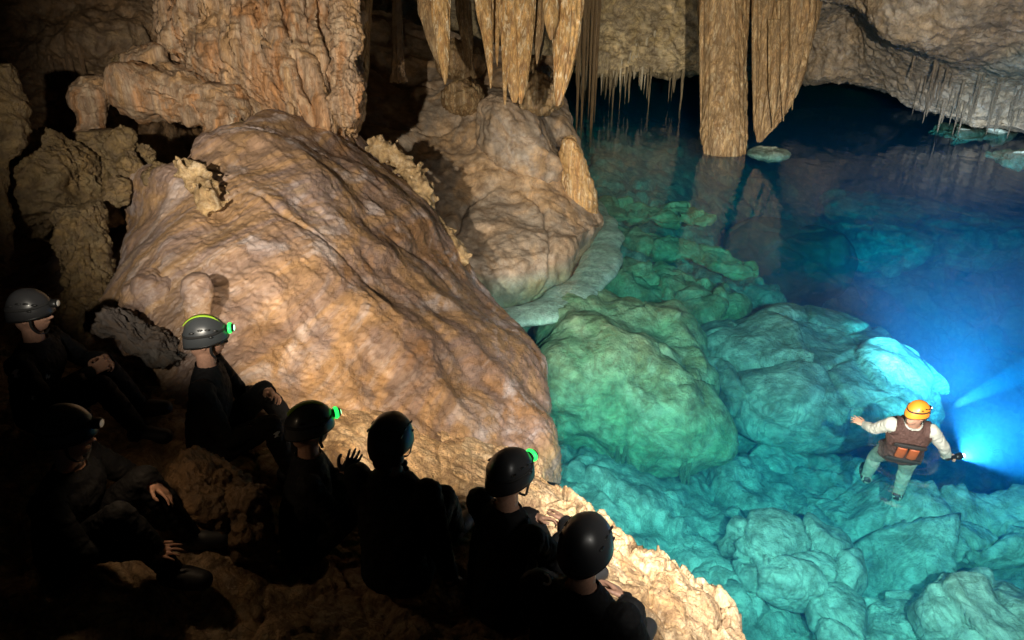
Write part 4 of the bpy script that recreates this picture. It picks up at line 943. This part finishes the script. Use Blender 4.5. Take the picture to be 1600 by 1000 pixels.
def lean(J, a):
    """lean the whole figure back about its head, so the hips and feet go forward"""
    Rl = rotm(0, -a); h = np.array(J['head'], float)
    for k in J:
        if k in ('width',) or k[:4] == 'curl': continue
        v = np.array(J[k], float); J[k] = tuple(Rl @ v if k[:2] in ('hd', 'hn') else Rl @ (v - h) + h)
    return J
def sit(head, **k):
    h = np.array(head, float)
    J = dict(pelvis=(0, 0, .10), chest=(h[0] * .55, h[1] * .5, .42), head=head, neck=(h[0] * .8, h[1] * .8, h[2] - .19),
             shL=(h[0] * .6, .20, h[2] - .25), shR=(h[0] * .6, -.20, h[2] - .25), elL=(.20, .27, .30), elR=(.20, -.27, .30), wrL=(.40, .12, .38), wrR=(.40, -.10, .40),
             hdL=(.5, -.8, .1), hdR=(.5, .8, .1), hnL=(.6, .2, .7), hnR=(.6, -.2, .7),
             knL=(.36, .14, .38), knR=(.36, -.14, .38), anL=(.54, .13, .01), anR=(.54, -.13, .01), toL=(.68, .15, -.02), toR=(.68, -.15, -.02))
    J['width'] = 1.12; J.update(k); return J
GRP = 'cavers seated on the ledge'
made = {}
def mk(key, label, J, **kw):
    hp, d, yaw, hl = PEOPLE[key]; made[key] = person(key, label, ORG[key], R(yaw), J, group=GRP, **kw); return made[key]
mk('A', 'person in black wetsuit and dark helmet, head at far left beside the gnarled stalagmite', sit(PEOPLE['A'][3], knL=(.40, .10, .32), knR=(.44, -.10, .30), anR=(.60, -.08, -.06), toR=(.74, -.08, -.10)), shell=HDARK, stripe=False, glow=False)
mk('B', 'person in black wetsuit at lower left, both bare hands held out, dull helmet', sit(PEOPLE['B'][3], elL=(.22, .28, .30), wrL=(.40, .12, .36), hdL=(.9, -.3, -.5), elR=(.20, -.24, .26), wrR=(.44, -.14, .16), hdR=(1, .1, -.08), curlL=.35, curlR=.2, hnR=(0, -.2, 1), hnL=(.3, .5, .8)), shell=HDARK, stripe=False, glow=False, voxel=.0055)
mk('C', 'person in black wetsuit with lime striped grey helmet seated upright against the slope', sit(PEOPLE['C'][3], elR=(.16, -.24, .27), wrR=(.34, -.16, .27), hdR=(1, .2, -.25), curlR=.4, knR=(.42, -.16, .30), anR=(.50, -.18, -.06), toR=(.66, -.2, -.09)), voxel=.0055)
mk('D', 'person in black wetsuit with grey helmet, one gloved hand raised in front of the chest', sit(PEOPLE['D'][3], elR=(.20, -.27, .38), wrR=(.27, -.08, .55), hdR=(.55, 0, .8), hnR=(.3, -1, .2), curlR=.15), voxel=.0055, head_rot=(.15, .05, 0), glove=GLOVE)
mk('E', 'person seen straight from behind with long hair under a dark helmet, back upright', sit(PEOPLE['E'][3], elR=(.04, -.26, .28), wrR=(.10, -.28, .05), hdR=(.8, 0, -.5)), shell=HDARK, stripe=False, lamp=False,
   hair=[((-.06, 0, -.02), .075), ((-.09, .01, -.06), .05), ((-.085, .0, -.10), .042), ((-.08, .02, -.15), .035), ((-.06, .05, -.05), .045), ((-.06, -.05, -.05), .045), ((-.02, -.075, -.10), .02), ((-.01, -.08, -.14), .016)])
mk('F', 'person with green glowing headlamp and arm stretched over the knees above the water edge', sit(PEOPLE['F'][3], elR=(.28, -.24, .36), wrR=(.46, -.06, .42), hdR=(.4, .9, -.1)), shell=HDARK, stripe=False)
mk('G', 'person at the bottom centre in black, dark helmet lowest in the group', sit(PEOPLE['G'][3], hdR=(.5, .8, .1)), shell=HDARK, stripe=False, lamp=False)

# printed marks laid on the wetsuits; A's head and knee marks are painted glints
def mark(key, px, py, w_=.05, kind=0, rot=0.):
    root, body, lp, ld, T = made[key]; me = body.data
    bv = BVHTree.FromObject(body, bpy.context.evaluated_depsgraph_get())
    o3 = np.array(root.location); d0 = P(px, py, 1.) - CAM
    hit, nrm_, idx, dist = bv.ray_cast(Vector((CAM - o3).tolist()), Vector(d0.tolist()).normalized())
    if hit is None: return
    n_ = np.array(nrm_); c = np.array(hit) + n_ * .014; u = np.cross(n_, [0, 0, 1.]); u /= np.linalg.norm(u) + 1e-9; v = np.cross(n_, u)
    cr, sr = math.cos(rot), math.sin(rot); u, v = cr * u + sr * v, -sr * u + cr * v
    if kind == 0: pl = [(-.5, -.3), (-.1, -.5), (.5, -.2), (.2, -.05), (.45, .3), (.1, .5), (-.3, .35), (-.05, .1)]
    else:
        t = np.linspace(-.5, 3.4, 12); pl = [(.5 * math.cos(a), .5 * math.sin(a)) for a in t] + [(.33 * math.cos(a), .33 * math.sin(a)) for a in t[::-1]]
    pl = np.array(pl) * w_; V = [c + u * a + v * b for a, b in pl] + [c + u * a + v * b - n_ * .006 for a, b in pl]; k = len(pl)
    mesh_obj('logo_glint', V, [tuple(range(k)), tuple(range(2 * k - 1, k - 1, -1))] + [(i, k + i, k + (i + 1) % k, (i + 1) % k) for i in range(k)], LOGO_GLINT, root, smooth=False)
bpy.context.view_layer.update()
for a in [('A', 8, 490, .03), ('A', 27, 583, .05, 0, .4), ('A', 72, 587, .04, 0, 1.2), ('A', 54, 620, .03), ('B', 28, 712, .03, 0, .5), ('B', 26, 731, .03, 0, 1.5), ('B', 237, 968, .05, 1, .3), ('B', 163, 925, .035, 0, .8),
          ('C', 363, 655, .03, 0, .2), ('C', 432, 678, .045, 0, 0), ('A', 150, 627, .02), ('G', 850, 907, .06, 1, 0.4), ('F', 862, 843, .035, 1, 1.)]: mark(*a)

# ---- swimmer
ORANGE = plain('orange_panel', (.36, .09, .03), .6, bump=.002)
VEST = plain('brown_vest_fabric', (.065, .032, .026), .8, bump=.004, bscale=60, vary=.2)
PALE = plain('pale_shirt', (.45, .47, .42), .8, bump=.004, bscale=30)
TROU = plain('wet_trousers', (.28, .33, .27), .8, bump=.004, bscale=30)
sw_head = P(1434, 650, 6.38); yaw_s = R(70)
c_, s_ = math.cos(yaw_s), math.sin(yaw_s)
sorg = np.array([sw_head[0], sw_head[1], sw_head[2] - 1.60])
J = dict(pelvis=(-.05, 0, .92), chest=(-.01, 0, 1.26), head=(.04, 0, 1.60), neck=(.02, 0, 1.43), shL=(0, .185, 1.38), shR=(0, -.185, 1.38),
         elL=(.05, .30, 1.14), wrL=(.17, .37, .98), hdL=(.4, .8, .0), hnL=(0, 0, 1), curlL=.3, elR=(-.02, -.34, 1.16), wrR=(.00, -.44, .93), hdR=(.2, -.8, -.35), hnR=(0, 0, 1), curlR=1.2,
         hipL=(-.03, .10, .90), hipR=(-.03, -.10, .90), knL=(.08, .16, .50), knR=(.0, -.15, .48), anL=(.02, .18, .10), anR=(-.12, -.16, .10), toL=(.16, .2, .04), toR=(.02, -.2, .04))
LEAN = R(30); J = lean(J, LEAN)
Rl_ = rotm(0, -LEAN); h_ = np.array([.04, 0, 1.60]); TSL = lambda p_: TS(Rl_ @ (np.array(p_, float) - h_) + h_)
made['S'] = person('S', 'swimmer in orange helmet and dark life vest wading in the lake with a lit torch', sorg, yaw_s, J, shell=HOR, stripe=False, suit=TROU, shirt=PALE, vest=(VEST,), glow=False, head_rot=(-.85, .12, 0), hel_s=.92)
rootS, bodyS, lpS, ldS, TS = made['S']
# vest details on the back
pn = []
for (y0, y1, z0, z1, mt, nm) in ((-.10, -.01, 1.12, 1.30, ORANGE, 'vest_panel'), (.01, .10, 1.12, 1.30, ORANGE, 'vest_panel'), (-.17, .17, 1.03, 1.06, STRAP, 'vest_strap'), (-.15, .15, 1.335, 1.365, STRAP, 'vest_strap')):
    q, f_ = torso_part([TSL((-.205, 0, z0)), TSL((-.205, 0, (z0 + z1) / 2)), TSL((-.20, 0, z1))], [((y1 - y0) / 2, .02)] * 3, rotm(yaw_s) @ np.array([0, 1, 0]))
    q = q + rotm(yaw_s) @ np.array([0, (y0 + y1) / 2, 0]); mesh_obj(nm, q - sorg, f_, mt, rootS)
# torch in the right hand
KS = .87; HW = TSL((.04, 0, 1.60))
rootS.location = [float(c) for c in HW + (sorg - HW) * KS]; rootS.scale = (KS, KS, KS)
lpS = HW + (lpS - HW) * KS
tp = TSL((.02, -.44 - .08, .90)); tp = HW + (tp - HW) * KS; tdir = np.array([.95, .30, -.02]); tdir /= np.linalg.norm(tdir)
v, f_ = capsule(tp - tdir * .09, .019, tp + tdir * .02, .019); v2, f2_ = capsule(tp + tdir * .03, .03, tp + tdir * .06, .034)
tr_ = mesh_obj('torch', np.concatenate([v, v2]) - tp, f_ + [[a + len(v) for a in q] for q in f2_], BLK); tr_.location = [float(c) for c in tp]
tag(tr_, 'lit hand torch held by the swimmer at the water surface', 'torch')
v, f_ = capsule(tp + tdir * .078, .024, tp + tdir * .082, .022); mesh_obj('torch_lens', v - tp, f_, plain('torch_glow', (1, 1, 1), .2, emit=(.75, .88, 1), strength=90), tr_)

# ================================================================== LIGHTS of the lamps, and added fills
def hl(key, tgt, power, ang=120, col=(1, .80, .56), off=.03, blend=.9):
    root, body, lp, ld, T = made[key]; return spot('headlamp_light', lp + ld * off, tgt, power, ang, blend, col)
hl('B', P(330, 870, 4.0), 3, 130, (1, .7, .42))  # fill added to lift the dark lower left; B's own lamp is off
hl('C', P(620, 380, 8), 55, 120)
hl('D', P(760, 420, 8), 70, 120)
hl('F', Z(1150, 700, -1), 350, 80, (1, .9, .75))
for key, tgt, pw, col in (('E', P(680, 430, 10), 190, (1, .80, .56)), ('G', Z(1330, 640, -1), 350, (1, .9, .75))):
    root, body, lp, ld, T = made[key]; spot('headlamp_light', lp + ld * .03 + np.array([0, 0, .02]), tgt, pw, 90, .9, col)
# headlamps inferred for two unseen companions beside the camera, one wide flood each
spot('companion_lamp', (-1.8, .1, 4.0), P(580, 120, 9.5), 2700, 52, .9, (1, .90, .74), .05)
spot('companion_lamp', (1.2, -.1, 4.0), Z(1200, 600, -.8), 3900, 62, .9, (1, .95, .85), .05)
spot('added_far_beam', (1.2, -.1, 4.0), P(1230, 60, 20), 9000, 42, .9, (1, .88, .68), .05)  # beam added to brighten the far wall and overhang
tl = tp + tdir * .11 - np.array([0, 0, .04])
spot('torch_light', tl, tl + np.array([.78, .62, -.06]), 3800, 56, .2, (.5, .75, 1), .02)
hb = P(1459, 650, 6.36); spot('helmet_beam', hb, Z(1640, 560, -3.4), 44000, 3.6, .4, (.6, .8, 1), .01)
spot('added_deep_fill', hb + np.array([.02, .04, .03]), Z(1640, 400, -3.4), 2200, 56, .9, (.6, .8, 1), .02)  # fill added beside the helmet lamp to brighten the deep water
spot('added_basin_fill', hb + np.array([.03, .05, .02]), Z(1480, 330, -3.8), 14000, 32, .9, (.6, .8, 1), .02)  # another added fill, turns the far basin a brighter blue
